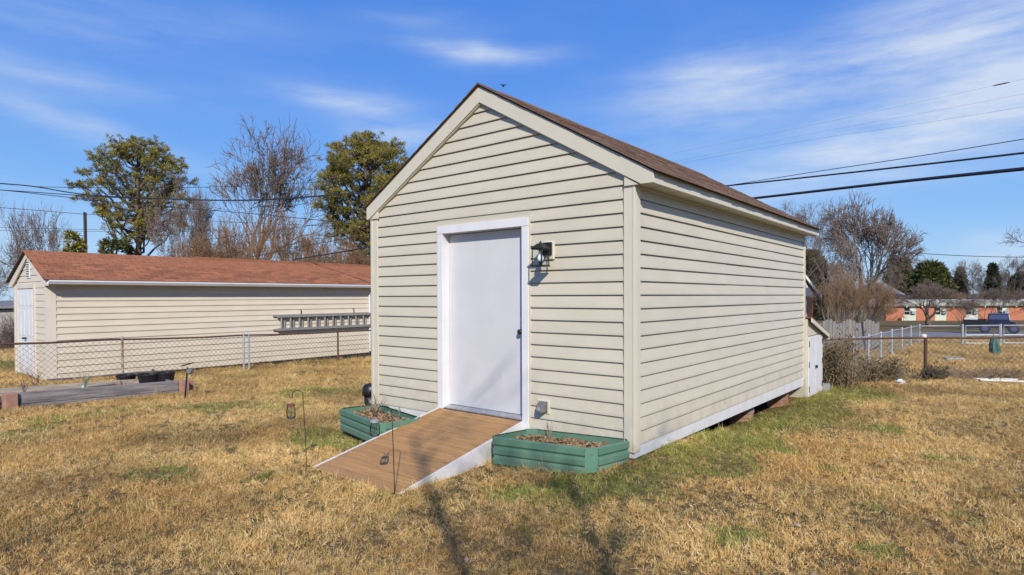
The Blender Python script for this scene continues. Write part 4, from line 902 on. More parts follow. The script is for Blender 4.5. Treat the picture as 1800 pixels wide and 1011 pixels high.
def pine(seed, px, d, top, wpx, crown_lo, label, lean=0.0, nl=60, dens=1.0):
    r = np.random.default_rng(seed); p = gp(px, d); H = at(px, top, d)[2] - p[2]; Wm = wpx / FPX * d / 2; zlo = at(px, crown_lo, d)[2] - p[2]
    t = thing('pine_tree', p, label, 'tree', 'tall pines'); br = []; cen = []; rad = []
    tp = [np.array([lean * (k / 8) ** 1.5 * H + r.normal() * .10 * (k > 0), r.normal() * .1 * (k > 0), -.2 + (H * .93) * k / 8]) for k in range(9)]; br.append((tp, [.26 * (1 - .85 * k / 8) for k in range(9)], 0))
    for i in range(nl):
        a = 2.39996 * i + r.uniform(-.4, .4); v = (i + .5) / nl; cz = zlo + (H - zlo) * (.45 if v > .3 else .4)
        u = 1 - 1.55 * v; rr_ = math.sqrt(max(0, 1 - u * u)) * r.uniform(.80, 1.0) if u > 0 else r.uniform(.72, 1.0) * (1 + .30 * u)
        zc = zlo + (H - zlo) * (.48 + .52 * u) if u > 0 else zlo + (H - zlo) * (.48 + .85 * u)
        shell = r.uniform(.55, 1.0) if r.random() < .35 else r.uniform(.88, 1.03)
        tgt = np.array([tp[6][0] + math.cos(a) * rr_ * Wm * shell, tp[6][1] + math.sin(a) * rr_ * Wm * shell, zc])
        zb = min(H * .86, max(zlo * .62, zc - np.hypot(tgt[0], tgt[1]) * r.uniform(.5, 1.0) - .3)); k = min(7, int(zb / (H * .93) * 8)); b0 = tp[k] + (tp[k + 1] - tp[k]) * (zb / (H * .93) * 8 - k); L_ = np.linalg.norm(tgt - b0)
        pts = [b0 + (tgt - b0) * q + np.array([0, 0, -.10 * L_ * math.sin(math.pi * q)]) + r.normal(size=3) * .045 * L_ * (0 < q < 1) for q in np.linspace(0, 1, 5)]
        br.append((pts, [.07 * (1 - .8 * q) * (.5 + L_ / 4) for q in np.linspace(0, 1, 5)], 1))
        for pf, n2 in ((1.0, 15), (.8, 9), (.62, 5)):
            pc = pts[4] if pf == 1.0 else pts[4] * (pf * 2 - 1) + pts[2] * (2 - pf * 2); pc = pc + r.normal(size=3) * .10
            sz = Wm / 2.8 * r.uniform(.75, 1.2) * (1 if pf == 1 else .85)
            for c_ in range(int(n2 * dens)):
                off = np.clip(r.normal(size=3), -1.7, 1.7) * np.array([.30, .30, .11]) * sz; e = pc + off; e[2] = min(e[2] + .05 - .25 * (off[0] ** 2 + off[1] ** 2) / sz, H + .1)
                br.append(([pc - np.array([0, 0, .12]), (pc + e) / 2, e], [.016, .012, .007], 2)); cen.append(e); rad.append(.13 * r.uniform(.7, 1.3))
    me = tubes_mesh('trunk', br, 'pinebark', 4); o = bpy.data.objects.new('trunk', me); COL.objects.link(o); o.parent = t
    me = clump_mesh('crown', cen, rad, 36, .19, .013, 'pineneedle', seed, .9); o = bpy.data.objects.new('crown', me); COL.objects.link(o); o.parent = t
def evergreen(seed, px, d, top, wpx, m, label, cone=.0, name='evergreen_tree', ln=.35, wd=.07, group='distant evergreen trees', n_=420, base_off=0):
    r = np.random.default_rng(seed); p = gp(px, d); p[2] += base_off; H = at(px, top, d)[2] - p[2]; Wm = wpx / FPX * d / 2; t = thing(name, p, label, 'tree', group)
    cen, rad = [], []
    lob = [(r.uniform(0, 6.28), r.uniform(.15, .95), r.uniform(.75, 1.15)) for _ in range(14)]
    for _ in range(n_):
        z = r.uniform(.08, 1) ** .85; a = r.uniform(0, 6.283)
        prof = (1 - z) ** .9 * cone + (1 - cone) * math.sin(math.pi * (.12 + .83 * z)) ** .55
        k = 1 + .25 * sum(math.exp(-((math.atan2(math.sin(a - la), math.cos(a - la)) / .5) ** 2 + ((z - lz) / .12) ** 2)) * (s - .95) * 4 for la, lz, s in lob) * .5
        R_ = Wm * prof * max(.5, k) * math.sqrt(r.uniform(.35, 1)); cen.append((math.cos(a) * R_, math.sin(a) * R_, z * H * .97)); rad.append(.35 * Wm / 2)
    b = MB(); b.tube([(0, 0, -.3), (0.03, 0, H * .4), (0, 0.02, H * .9)], [.18, .12, .03], 7); me = b.mesh('trunk', 'bark'); o = bpy.data.objects.new('trunk', me); COL.objects.link(o); o.parent = t
    me = clump_mesh('crown', cen, rad, 22, ln, wd, m, seed, .25); o = bpy.data.objects.new('crown', me); COL.objects.link(o); o.parent = t

pine(1, 243, 36, 248, 180, 405, 'tall round headed pine rising behind the cream shed by the utility pole', .015, 62, .85)
pine(5, 650, 34, 243, 190, 420, 'tall dense golden green pine rising close behind the tan shed', -.01, 78, 1.15)
bare('fan', 36, 428, 38, 208, 265, 'tall fan shaped bare tree between the two pines', .4)
bare('vase', 32, 335, 33, 290, 120, 'slender bare brownish tree leaning against the round headed pine', 1.0)
bare('sparse', 33, 88, 44, 348, 110, 'small bare tree with upswept limbs near the utility pole', .3)
bare('sparse', 34, 25, 44, 345, 100, 'small bare tree with thick forked limbs over the cream shed gable', 2.0)
bare('sparse', 33, -20, 40, 440, 90, 'low bare thicket tree at the end of the cream shed', 1.2)
bare('brownbush', 41, 410, 29, 350, 175, 'red brown multi-stemmed shrub directly behind the red roof vent', 0, 'tall_shrub', 'shrub', 'brown shrubs behind the cream shed')
bare('brownbush', 42, 515, 28, 352, 190, 'red brown multi-stemmed shrub filling the gap beside the dense pine', 1.1, 'tall_shrub', 'shrub', 'brown shrubs behind the cream shed')
bare('brownbush', 41, 590, 30, 372, 130, 'lower red brown shrub under the dense pine', 2.2, 'tall_shrub', 'shrub', 'brown shrubs behind the cream shed')
bare('vase', 32, 360, 34, 395, 90, 'thin bare saplings between the pine and the brown shrubs', 2.4)
evergreen(51, 205, 34, 418, 90, 'cedar', 'low spreading evergreen under the round headed pine', 0, 'evergreen_shrub', .3, .06, 'low evergreens', 160)
evergreen(52, 130, 36, 405, 60, 'pineneedle', 'small yellow green pine sapling beside the utility pole', .3, 'evergreen_shrub', .3, .05, 'low evergreens', 120)
evergreen(53, 640, 32, 440, 110, 'cedar', 'dark low evergreen between the red roof and the dense pine', 0, 'evergreen_shrub', .3, .06, 'low evergreens', 160)
# right side
bare('fan', 37, 1515, 46, 332, 185, 'tall fan shaped bare tree behind the crape myrtle clump', 2.4)
bare('tall', 31, 1412, 58, 345, 150, 'bare tree rising behind the rear end of the tan shed roof', 2.1)
bare('tall', 35, 1455, 62, 385, 110, 'hazy bare tree between the shed roof and the fan shaped tree', .2)
bare('vase', 32, 1455, 64, 430, 100, 'low twiggy bare tree behind the white gabled house', 2.9)
bare('myrtle', 71, 1480, 25, 452, 80, 'tan crape myrtle with many pale stems behind the picket fence, nearer the tan shed', .4, 'crape_myrtle', 'shrub', 'crape myrtles')
bare('myrtle', 72, 1520, 25.5, 452, 110, 'tan crape myrtle with many pale stems rising over the picket fence end', 1.9, 'crape_myrtle', 'shrub', 'crape myrtles')
bare('myrtle', 71, 1495, 27, 470, 100, 'tan crape myrtle set further back between two others', 3.3, 'crape_myrtle', 'shrub', 'crape myrtles')
bare('fan', 37, 1633, 56, 488, 105, 'spreading bare tree with dark trunk on the school lawn', .5)
bare('stemmy', 43, 1745, 60, 486, 120, 'wide crape myrtle with red lit stems in front of the brick school', .9, 'crape_myrtle', 'shrub', 'crape myrtles')
bare('stemmy', 43, 1690, 74, 512, 80, 'twiggy crape myrtle against the school wall', 1.9, 'crape_myrtle', 'shrub', 'crape myrtles')
evergreen(91, 1634, 118, 462, 66, 'cedar', 'broad dark green cedar behind the spreading bare tree', 0, ln=.8, wd=.16, n_=520)
evergreen(92, 1688, 150, 472, 34, 'darkever', 'small pointed dark conifer above the school roof', .9, ln=.9, wd=.16)
evergreen(93, 1745, 150, 464, 30, 'darkever', 'narrow dark spruce standing above the crape myrtle', .8, ln=.9, wd=.16)
evergreen(94, 1582, 135, 452, 50, 'olive', 'tall dull green pine behind the grey roofed house', .1, ln=.9, wd=.16)
evergreen(95, 1425, 70, 440, 60, 'olive', 'dark olive evergreen behind the lean-to and gabled house', .1, ln=.55, wd=.11)
evergreen(96, 1795, 150, 480, 40, 'darkever', 'dark evergreen behind the school at the distant tree line', .2, ln=.9, wd=.16)
bare('tall', 35, 1708, 140, 452, 62, 'distant bare tree with flat crown above the school roof', .7)
bare('tall', 31, 1785, 140, 444, 60, 'distant bare tree beside the narrow spruce', 1.7)
bare('vase', 61, 1612, 140, 445, 60, 'distant bare tree above the broad cedar', 2.7)
bare('sparse', 34, 1560, 120, 458, 60, 'distant bare tree at the school roof end', .9)
bare('spread', 81, 1870, 42, 355, 170, 'bare tree reaching in over the road with drooping limbs', 2.0)
bare('brownbush', 42, 1665, 132, 500, 120, 'grey brown thicket behind the school roof', .4, 'tall_shrub', 'shrub', 'thickets behind the school')
bare('brownbush', 41, 1780, 128, 502, 110, 'russet thicket behind the school roof near the spruce', 1.4, 'tall_shrub', 'shrub', 'thickets behind the school')

for k_, (px_, top_, w_, lab_) in enumerate([(1590, 470, 70, 'hazy grey bare tree over the grey roofed house'), (1660, 468, 60, 'hazy grey bare tree between the cedar and the pointed conifer'), (1725, 474, 60, 'hazy grey bare tree between the pointed conifer and the spruce'),
        (1765, 470, 60, 'hazy grey bare tree hugging the narrow spruce'), (1545, 478, 60, 'hazy grey bare tree above the picket fence end')]):
    bare('fan' if k_ % 2 else 'vase', 37 if k_ % 2 else 61, px_, 150 + 3 * k_, top_, w_, lab_, k_ * 1.1)
def shrub(seed, p, h, w, label, n_=220, m='twig', leaf=None, cat='shrub'):
    r = np.random.default_rng(seed); t = thing('twiggy_shrub', p, label, cat, 'twiggy shrubs along the back fence'); br = []; cen = []
    for i in range(n_):
        a = r.uniform(0, 6.283); le_ = h * r.uniform(.4, 1.05); sp = w * r.uniform(.05, .6); b0 = np.array([r.normal() * w * .18, r.normal() * w * .18, -.05]); pts = [b0]
        for k in range(1, 5): f = k / 4; pts.append(b0 + np.array([math.cos(a) * sp * f ** 1.4, math.sin(a) * sp * f ** 1.4, le_ * f]) + r.normal(size=3) * .05 * h * f)
        br.append((pts, [.009 * (1 - .17 * k) for k in range(5)], 2))
        for s in range(3):
            q = pts[r.integers(1, 4)]; e = q + r.normal(size=3) * .16 * h + np.array([0, 0, .1 * h]); br.append(([q, (q + e) / 2, e], [.005, .0045, .003], 3)); cen.append(e)
    me = tubes_mesh('stems', br, m, 3); o = bpy.data.objects.new('stems', me); COL.objects.link(o); o.parent = t
    if leaf:
        me = clump_mesh('leaves', cen, [.04] * len(cen), 4, .05, .014, leaf, seed); o = bpy.data.objects.new('leaves', me); COL.objects.link(o); o.parent = t
shrub(1, gp(1474, 12.0), 1.08, .75, 'tangled dark shrub beside the lean-to closet', 120, 'deadstem', 'olive')
shrub(2, gp(1458, 12.2), 1.0, .8, 'leafless shrub squeezed against the closet roof end', 110, 'deadstem', 'olive')
shrub(3, gp(1553, 12.9), .55, .9, 'low sprawling weed clump at the silver fence posts', 160, 'deadstem', 'olive')
shrub(4, gp(1640, 13.1), .36, .6, 'small dark weed at the rusty fence post', 90, 'twig', 'olive')
shrub(5, gp(1705, 13.2), .26, 1.2, 'low dead weeds under the rusty chain link mesh', 110, 'deadstem')
shrub(6, gp(1765, 13.3), .30, .8, 'dry weed tuft on the fence line near the white pipe', 90, 'deadstem')
shrub(7, gp(1525, 12.6), .5, .7, 'dry brambles between the tangled shrub and the sprawling weeds', 120, 'deadstem', 'olive')

# the bare tree behind the viewpoint whose branches shade the ramp and front wall
bt = thing('bare_tree', (7.6, -9.9, float(gz(7.6, -9.9))), 'forked bare tree on the lawn whose branches shade the ramp', 'tree', 'bare winter trees')
r = np.random.default_rng(77); br = []
def limb(pts, r0, r1): br.append(([np.array(p) for p in pts], list(np.linspace(r0, r1, len(pts))), 1))
limb([(0, 0, -.2), (.02, .0, .8), (-.02, .05, 1.7)], .12, .095)
nn_ = np.array([.707, .707, 0.])
stems = [[np.array([0, 0, z]) + nn_ * o_ for o_, z in ((.02, 1.7), (.04, 3.6), (.10, 5.2), (.05, 6.6), (-.25, 7.8), (-.45, 8.7))], [np.array([0, 0, z]) + nn_ * o_ for o_, z in ((.02, 1.7), (.45, 3.5), (.66, 4.9), (.80, 6.1), (.88, 7.0), (.98, 8.0))]]
sub = []
for s in stems:
    limb(s, .085 if s is stems[0] else .05, .025)
    for k in range(13):
        i = r.integers(2, 5); f = r.uniform(); b0 = np.array(s[i]) + (np.array(s[i + 1]) - np.array(s[i])) * f; a = r.uniform(0, 6.28); L_ = r.uniform(.5, 1.5)
        d = np.array([math.cos(a) * .8, math.sin(a) * .8, .75]); pts = [b0, b0 + d * L_ * .5 + r.normal(size=3) * .08, b0 + d * L_ + r.normal(size=3) * .1]; br.append((pts, [.022, .015, .008], 2))
        for q in range(5):
            f = r.uniform(.3, 1); b1 = b0 + d * L_ * f; e = b1 + (d * .5 + r.normal(size=3) * .5) * L_ * .55; br.append(([b1, (b1 + e) / 2 + r.normal(size=3) * .03, e], [.009, .007, .004], 3))
me = tubes_mesh('trunk', [x for x in br if x[2] == 1], 'bark', 5); o = bpy.data.objects.new('trunk', me); COL.objects.link(o); o.parent = bt
me = tubes_mesh('crown', [x for x in br if x[2] > 1], 'twig', 4); o = bpy.data.objects.new('crown', me); COL.objects.link(o); o.parent = bt

tr_, cr_, H_, W_ = variant(('sparse', 34), lambda: bare_variant(34, 'sparse'))
t = thing('bare_tree', (5.6, -12.2, float(gz(5.6, -12.2))), 'wide bare tree behind the viewpoint shading the open lawn', 'tree', 'bare winter trees'); t.scale = (7.5 / W_, 7.5 / W_, 8.6 / H_)
for nm, me in (('trunk', tr_), ('crown', cr_)): o = bpy.data.objects.new(nm, me); COL.objects.link(o); o.parent = t

# ---------------------------------------------------------------- utility pole and overhead wires
p = gp(152, 40); ptop = at(152, 374, 40)
t = thing('utility_pole', p, 'short wooden utility pole beside the round headed pine', 'pole')
b = MB(); b.tube([p - np.array([0, 0, .3]), np.array([p[0], p[1], ptop[2]])], [.11, .085], 10); b.build('shaft', 'polewood', t)
b = MB(); b.tube([np.array([p[0], p[1], ptop[2] - 2.0]) + R2 * .02 - F2 * .1, np.array([p[0], p[1], ptop[2] + .02]) - F2 * .1], .06, 8); b.build('riser_cover', 'dark', t)
def wire(ctrl, rad, label, group='overhead wires'):
    P = [at(*c_) for c_ in ctrl]; Q = []
    n_ = len(P)
    for i in range(n_ - 1):
        p0, p1, p2, p3 = P[max(i - 1, 0)], P[i], P[i + 1], P[min(i + 2, n_ - 1)]
        for k in range(8):
            t_ = k / 8; Q.append(.5 * (2 * p1 + (p2 - p0) * t_ + (2 * p0 - 5 * p1 + 4 * p2 - p3) * t_ ** 2 + (3 * p1 - p0 - 3 * p2 + p3) * t_ ** 3))
    Q.append(P[-1]); b = MB(); b.tube(Q, rad, 5); tag(b.build('overhead_wire', 'cable'), label, 'wire', group)
wire([(-160, 312, 22), (0, 322, 24), (90, 329, 25), (300, 330, 27), (450, 326, 28), (660, 314, 30)], .012, 'uppermost thin wire crossing in front of the round headed pine')
wire([(-160, 308, 20), (0, 322.5, 22), (60, 328, 22.5), (150, 342, 23), (260, 348, 24), (410, 352, 25), (520, 347, 26), (690, 334, 27)], .022, 'thick black bundled cable sagging in front of both pines')
wire([(-160, 326, 20), (0, 334, 22), (160, 345, 23), (260, 349.5, 24), (420, 353, 25), (520, 348.5, 26), (690, 336, 27)], .016, 'thin wire riding just under the thick bundled cable')
wire([(-160, 322, 20), (0, 334, 22), (120, 347, 23), (255, 361, 24), (400, 372, 25), (560, 387, 26), (700, 402, 27)], .014, 'thin wire dropping below the bundled cable toward the brown shrubs')
wire([(-160, 356, 36), (0, 365, 38), (152, 377, 40)], .018, 'dark wire running down to the top of the utility pole')
wire([(152, 377, 40), (230, 380, 38), (400, 390, 36), (640, 400, 34)], .014, 'thin wire leaving the utility pole behind the brown shrubs')
wire([(-100, 399, 40), (0, 400, 41), (200, 404, 42), (400, 403, 43)], .013, 'faint low wire below the utility pole top')
wire([(-100, 404, 40), (0, 405, 41), (200, 407, 42), (400, 406, 43)], .013, 'faintest low wire just above the bare trees by the pole')
wire([(520, 456, 20), (600, 443, 19), (660, 432, 18), (760, 408, 17)], .020, 'thick black service cable rising from the red roof to the tan shed')
wire([(440, 452, 22), (560, 428, 21), (660, 411, 20), (760, 390, 19)], .010, 'thin service wire crossing the brown shrubs above the thick cable')
wire([(360, 422, 24), (510, 402, 23), (650, 378, 22), (760, 356, 21)], .009, 'thin pale wire slanting across the brown shrubs toward the gable')
wire([(1180, 336, 30), (1280, 326.5, 28), (1500, 303, 23), (1800, 269, 18), (1960, 248, 16)], .034, 'black overhead cable second lowest above the tan shed roof edge')
wire([(1180, 338, 30), (1280, 326, 28), (1420, 304, 24), (1600, 277, 21), (1800, 244.5, 18), (1960, 217, 16)], .014, 'thin black wire fanning up from the shed roof edge')
wire([(1230, 359, 28), (1323, 349, 26), (1560, 322, 21), (1800, 297, 16), (1960, 280, 14)], .054, 'lowest and thickest black overhead cable beyond the tan shed roof')
wire([(1180, 270, 42), (1400, 226, 36), (1600, 183, 30), (1800, 139, 25), (1960, 106, 22)], .003, 'highest faint wire across the streaky cloud')
wire([(1180, 286, 42), (1400, 240, 36), (1600, 203, 30), (1800, 165, 25), (1960, 136, 22)], .003, 'second faint wire across the streaky cloud')
wire([(1180, 290, 42), (1400, 250, 36), (1600, 220, 30), (1800, 188, 25), (1960, 164, 22)], .004, 'third faint wire across the streaky cloud')
a_, c_ = at(1744, 151.2, 26.4), at(1776, 144.5, 25.7); b = MB(); b.tube([a_, a_ * .8 + c_ * .2, a_ * .2 + c_ * .8, c_], [.008, .026, .026, .008], 8); tag(b.build('wire_splice', 'cable'), 'dark splice sleeve on the highest faint wire', 'splice')
wire([(1540, 436, 90), (1600, 444, 90), (1700, 450, 92), (1800, 452, 95), (1900, 450, 98)], .05, 'distant thin wire sagging above the school roof')
bc = at(884.5, 150.5, 12); t = thing('bird', bc, 'small dark bird gliding above the shed ridge', 'bird')
b = MB((bc, R2, F2, np.array([0, 0, 1.])))
b.lathe((0, 0, -.03), [(.004, 0), (.016, .012), (.02, .03), (.012, .046)], 8)
b.add([(-.085, 0, .012), (-.05, .03, .034), (0, .03, .03), (.05, .03, .034), (.085, 0, .012), (.045, -.025, .0), (.014, -.03, -.02), (0, -.02, -.034), (-.014, -.03, -.02), (-.045, -.025, .0), (0, .05, -.004)],
      [(0, 1, 9), (1, 2, 8, 9), (2, 3, 5, 6), (3, 4, 5), (2, 6, 7, 8), (1, 10, 2), (2, 10, 3), (9, 8, 2), (5, 2, 6)]); b.build('body', 'black', t)

# ---------------------------------------------------------------- wood picket fence
pe, ps = gp(1545, 22.5), gp(1385, 21.5); L_ = np.linalg.norm((pe - ps)[:2]); dv = (pe - ps) / np.linalg.norm(pe - ps); dv[2] = 0
wf = thing('picket_fence', ps, 'weathered grey wooden fence with scalloped top behind the shrub', 'fence')
pw = .145; npk = int(L_ / pw); me = {}
for i in range(npk):
    s = i * pw + .01; q = ps + dv * s; q[2] = float(gz(q[0], q[1])); ph = ((npk - 1 - i) % 6) / 5; h = 1.02 + .13 * math.sin(math.pi * ph) + random.uniform(-.015, .015)
    z = np.array([0, 0, 1.]); nv = -F2 * .02; w = pw - random.uniform(.006, .012)
    b = MB(); b.prism([q, q + dv * w, q + dv * w + z * (h - .02), q + dv * w * .8 + z * h, q + dv * w * .2 + z * h, q + z * (h - .02)], nv); b.build('picket', 'greypicket', wf)
for zz in (.25, .8):
    b = MB(); b.prism([ps + np.array([0, 0, zz]), pe + np.array([0, 0, zz]), pe + np.array([0, 0, zz + .09]), ps + np.array([0, 0, zz + .09])], F2 * .04); b.build('rail', 'greypicket', wf)
b = MB(); b.tube([pe - np.array([0, 0, .2]) + F2 * .07, pe + np.array([0, 0, 1.05]) + F2 * .07], .055, 8); b.build('post', 'greypicket', wf)

# ---------------------------------------------------------------- houses and the school
def frame_ray(px, d, zoff=0):         # a frame whose front faces along the line of sight
    p = gp(px, d); p[2] += zoff; e = p - CAM; e[2] = 0; e /= np.linalg.norm(e); return (p, np.array([e[1], -e[0], 0]), e, np.array([0, 0, 1.]))
def frame_at(px, d, zoff=0):
    p = gp(px, d); p[2] += zoff; return (p, R2, F2, np.array([0, 0, 1.]))
# white gabled house, mostly hidden by the shed
T = frame_at(1436, 55); t = thing('brick_house', T[0], 'brick house with white shingled gable behind the lean-to', 'house')
b = MB(T); b.box((-8.4, .0, -.5), (-.35, 10, 2.75)); b.build('wall', 'brickfar', t)
b = MB(T); b.prism([(-8.6, -.05, 2.75), (-.1, -.05, 2.75), (-4.3, -.05, 8.4)], (0, 9, 0)); gb = b.build('gable', 'paint', t)
for k in range(10):
    zz = 2.85 + k * .42; hw = (8.4 - zz) / (8.4 - 2.75) * 4.1
    b = MB(T); b.box((-4.3 - hw, -.33, zz), (-4.3 + hw - .25, -.052, zz + .38)); b.build('shingle_row', 'paint', gb)
b = MB(T); b.prism([(.25, -.35, 2.62), (.25, -.35, 2.9), (-4.3, -.35, 8.95), (-4.3, -.35, 8.55)][::-1], (0, 11, 0)); b.prism([(-8.85, -.35, 2.62), (-8.85, -.35, 2.9), (-4.3, -.35, 8.95), (-4.3, -.35, 8.55)], (0, 11, 0)); b.build('roof', 'roofslate', t)
b = MB(T); b.prism([(.27, -.4, 2.55), (.27, -.4, 2.85), (-4.3, -.4, 8.92), (-4.3, -.4, 8.6)][::-1], (0, .06, 0)); b.build('rake_board', 'paint', t)
b = MB(T); b.box((-1.35, -.05, .2), (-.95, .02, 2.7)); b.build('corner_trim', 'paint', t)
b = MB(T); b.box((-3.6, -.06, .6), (-2.2, .02, 2.2)); w = b.build('window', 'paint', t); b = MB(T); b.box((-3.5, -.08, .7), (-2.3, -.062, 2.1)); b.build('pane', 'darkglass', w)
# school
T = frame_at(1556, 100); PXM = FPX / 100
t = thing('school_building', T[0], 'long low red brick school with window bays and flat grey roof', 'school')
zr = 2.45
b = MB(T); b.box((-9, .25, -.6), (48, 14, zr)); b.build('wall_core', 'dark', t)
X = lambda px: (px - 1556) / PXM
bricks = [(1557, 1589), (1611, 1644), (1664.5, 1698), (1720, 1752), (1774, 1808), (1829, 1862), (1884, 1917)]
for a, c_ in bricks:
    b = MB(T); b.box((X(a), -.02, -.6), (X(c_), .3, zr)); b.build('brick_panel', 'brickfar', t)
for a, c_ in zip([x[1] for x in bricks[:-1]], [x[0] for x in bricks[1:]]):
    xa, xb = X(a) + .01, X(c_) - .01; w_ = xb - xa
    b = MB(T); b.box((xa, .06, -.6), (xb, .2, .95)); bay = b.build('window_bay', 'panelpale', t)
    for xx in (xa, xa + w_ * .48, xb - .08):
        b = MB(T); b.box((xx, .03, .95), (xx + .08, .2, zr)); b.build('mullion', 'paint', bay)
    for zz in (.95, 1.55, zr - .12):
        b = MB(T); b.box((xa + .08, .04, zz), (xb - .08, .2, zz + .08)); b.build('transom', 'paint', bay)
    b = MB(T); b.box((xa + .05, .14, 1.0), (xb - .05, .18, zr - .05)); b.build('pane', 'darkglass', bay)
    b = MB(T); b.box((xa + w_ * .52, .05, 1.66), (xb - .1, .13, zr - .15)); b.build('blind', 'panelpale', bay)
    b = MB(T); b.box((xa + w_ * .55, -.35, 1.18), (xa + w_ * .55 + .65, .05, 1.6)); b.build('air_conditioner', 'galv', bay)
b = MB(T); b.box((-10, -.55, zr), (49, 15, zr + .25)); rf = b.build('roof', 'fasciagrey', t)
b = MB(T); b.prism([(-10, -.5, zr + .25), (49, -.5, zr + .25), (49, 3.0, zr + 1.05), (-10, 3.0, zr + 1.05)], (0, 9, 0)); b.build('roof_sheet', 'roofgrey', rf)
b = MB(T); b.box((-10.02, -.61, zr + .12), (49, -.55, zr + .75)); b.build('fascia', 'fasciagrey', rf)
for k in range(14):
    b = MB(T); b.box((.6 + k * 2.58, -.5, zr - .20), (.78 + k * 2.58, -.36, zr - .002)); b.build('soffit_lamp', 'paint', rf)
b = MB(T); b.box((.8, 3, zr + 1.05), (2.0, 4.2, zr + 1.35)); b.build('rooftop_unit', 'paint', rf)
b = MB(T); b.box((17.9, 4, zr + 1.0), (19.5, 6, zr + 1.9)); b.build('rooftop_unit', 'darkedge', rf)
for xx in (2.1, 2.5):
    b = MB(T); b.box((xx, -.5, -.3), (xx + .18, -.3, .55)); b.build('post', 'paint' if xx > 2.3 else 'dark', t)
# grey roofed house behind the school
T = frame_at(1575, 128); t = thing('grey_roofed_house', T[0], 'house with grey hip roof and orange brick behind the school', 'house')
b = MB(T); b.box((-5, 0, -.5), (1.2, 8, 4.6)); b.build('wall', 'brickfar', t)
b = MB(T); b.add([(-6, -.6, 4.2), (2.6, -.6, 4.2), (2.6, 9, 4.2), (-6, 9, 4.2), (-3, 4, 7.4), (-.2, 4, 7.4)], [(0, 1, 5, 4), (1, 2, 5), (2, 3, 4, 5), (3, 0, 4), (3, 2, 1, 0)]); b.build('roof', 'roofslate', t)
# small grey outbuilding beyond the cream shed
T = frame_at(10, 27); t = thing('grey_outbuilding', T[0], 'low grey outbuilding behind the lawn beyond the cream shed', 'outbuilding')
b = MB(T); b.box((-4.5, 0, -.3), (.7, 3, 1.65)); b.build('wall', 'concrete', t)
b = MB(T); b.prism([(-4.8, -.3, 1.6), (1.0, -.3, 1.75), (1.0, -.3, 1.85), (-4.8, -.3, 1.7)], (0, 3.6, .3)); b.build('roof', 'roofslate', t)
shrub(31, gp(22, 25.5), 1.6, 1.8, 'brushy bare shrub in front of the grey outbuilding', 200)

# ---------------------------------------------------------------- truck by the gate
T = frame_ray(1736, 37.6, .04); t = thing('pickup_truck', T[0], 'dark navy truck with tall cab and low black bed beyond the silver gates', 'truck')
b = MB(T); b.add([(0, 0, .35), (1.12, 0, .35), (1.12, 1.7, .35), (0, 1.7, .35), (0, 0, .84), (1.12, 0, .84), (1.12, 1.7, .84), (0, 1.7, .84), (.04, .12, 1.22), (1.06, .12, 1.22), (1.06, 1.58, 1.22), (.04, 1.58, 1.22)],
                 [(3, 2, 1, 0), (0, 1, 5, 4), (1, 2, 6, 5), (2, 3, 7, 6), (3, 0, 4, 7), (4, 5, 9, 8), (5, 6, 10, 9), (6, 7, 11, 10), (7, 4, 8, 11), (8, 9, 10, 11)]); b.build('cab', 'navy', t, bevel=.05)
b = MB(T); b.add([(.10, .03, .88), (1.0, .03, .88), (.97, .10, 1.16), (.12, .10, 1.16), (.10, .012, .88), (1.0, .012, .88), (.97, .08, 1.16), (.12, .08, 1.16)], [(4, 5, 6, 7), (0, 3, 2, 1), (0, 1, 5, 4), (1, 2, 6, 5), (2, 3, 7, 6), (3, 0, 4, 7)]); b.build('window', 'navyglass', t)
b = MB(T); b.box((-1.2, .05, .32), (-.02, 1.65, .38)); b.box((-1.2, .05, .38), (-.02, .12, .84)); b.box((-1.2, 1.58, .38), (-.02, 1.65, .84)); b.box((-1.2, .12, .38), (-1.13, 1.58, .84)); b.build('bed', 'black', t)
b = MB(T); b.box((-1.15, .2, .78), (-.5, 1.5, .9)); b.build('load_cover', 'paint', t)
b = MB(T); b.box((1.12, .1, .3), (1.42, 1.6, .72)); b.build('hood', 'black', t, bevel=.06)
for xx in (-.12, 1.27):
    for yy in (-.03, 1.5):
        o_ = T[0] + T[1] * xx + T[2] * yy + np.array([0, 0, .3]); b = MB((o_, T[1], np.array([0, 0, 1.]), -T[2])); b.lathe((0, 0, -.1), [(.2, 0), (.29, .02), (.29, .16), (.2, .18)], 18); wh = b.build('wheel', 'black', t)
        b = MB((o_, T[1], np.array([0, 0, 1.]), -T[2])); b.lathe((0, 0, .075), [(.16, 0), (.16, .02), (.03, .03)], 14); b.build('hub', 'hub', wh)
# green wrapped cone, slab, rubbish, pipe
p = gp(1750, 20.5); t = thing('wrapped_cone', p, 'dark green tarp wrapped cone standing on the lawn beyond the rusty fence', 'cone')
b = MB(); r = np.random.default_rng(4); P = []; k = 14
for i, (rd, z) in enumerate(((.17, -.03), (.155, .15), (.12, .36), (.085, .50), (.06, .58), (.03, .61))):
    for j in range(k): a = 2 * math.pi * j / k; q = rd * (1 + .16 * math.sin(j * 2.6 + i)) ; P.append((p[0] + q * math.cos(a) - R2[0] * .1 * (z), p[1] + q * math.sin(a) - R2[1] * .1 * z, p[2] + z))
b.add(P, [(i * k + j, i * k + (j + 1) % k, (i + 1) * k + (j + 1) % k, (i + 1) * k + j) for i in range(5) for j in range(k)] + [tuple(5 * k + j for j in range(k))]); b.build('tarp', 'tarp', t)
b = MB(); b.tube([p + np.array([0, 0, .59]) - R2 * .06, p + np.array([0, 0, .72]) - R2 * .04], .022, 6); b.build('tip', 'twigtan', t)
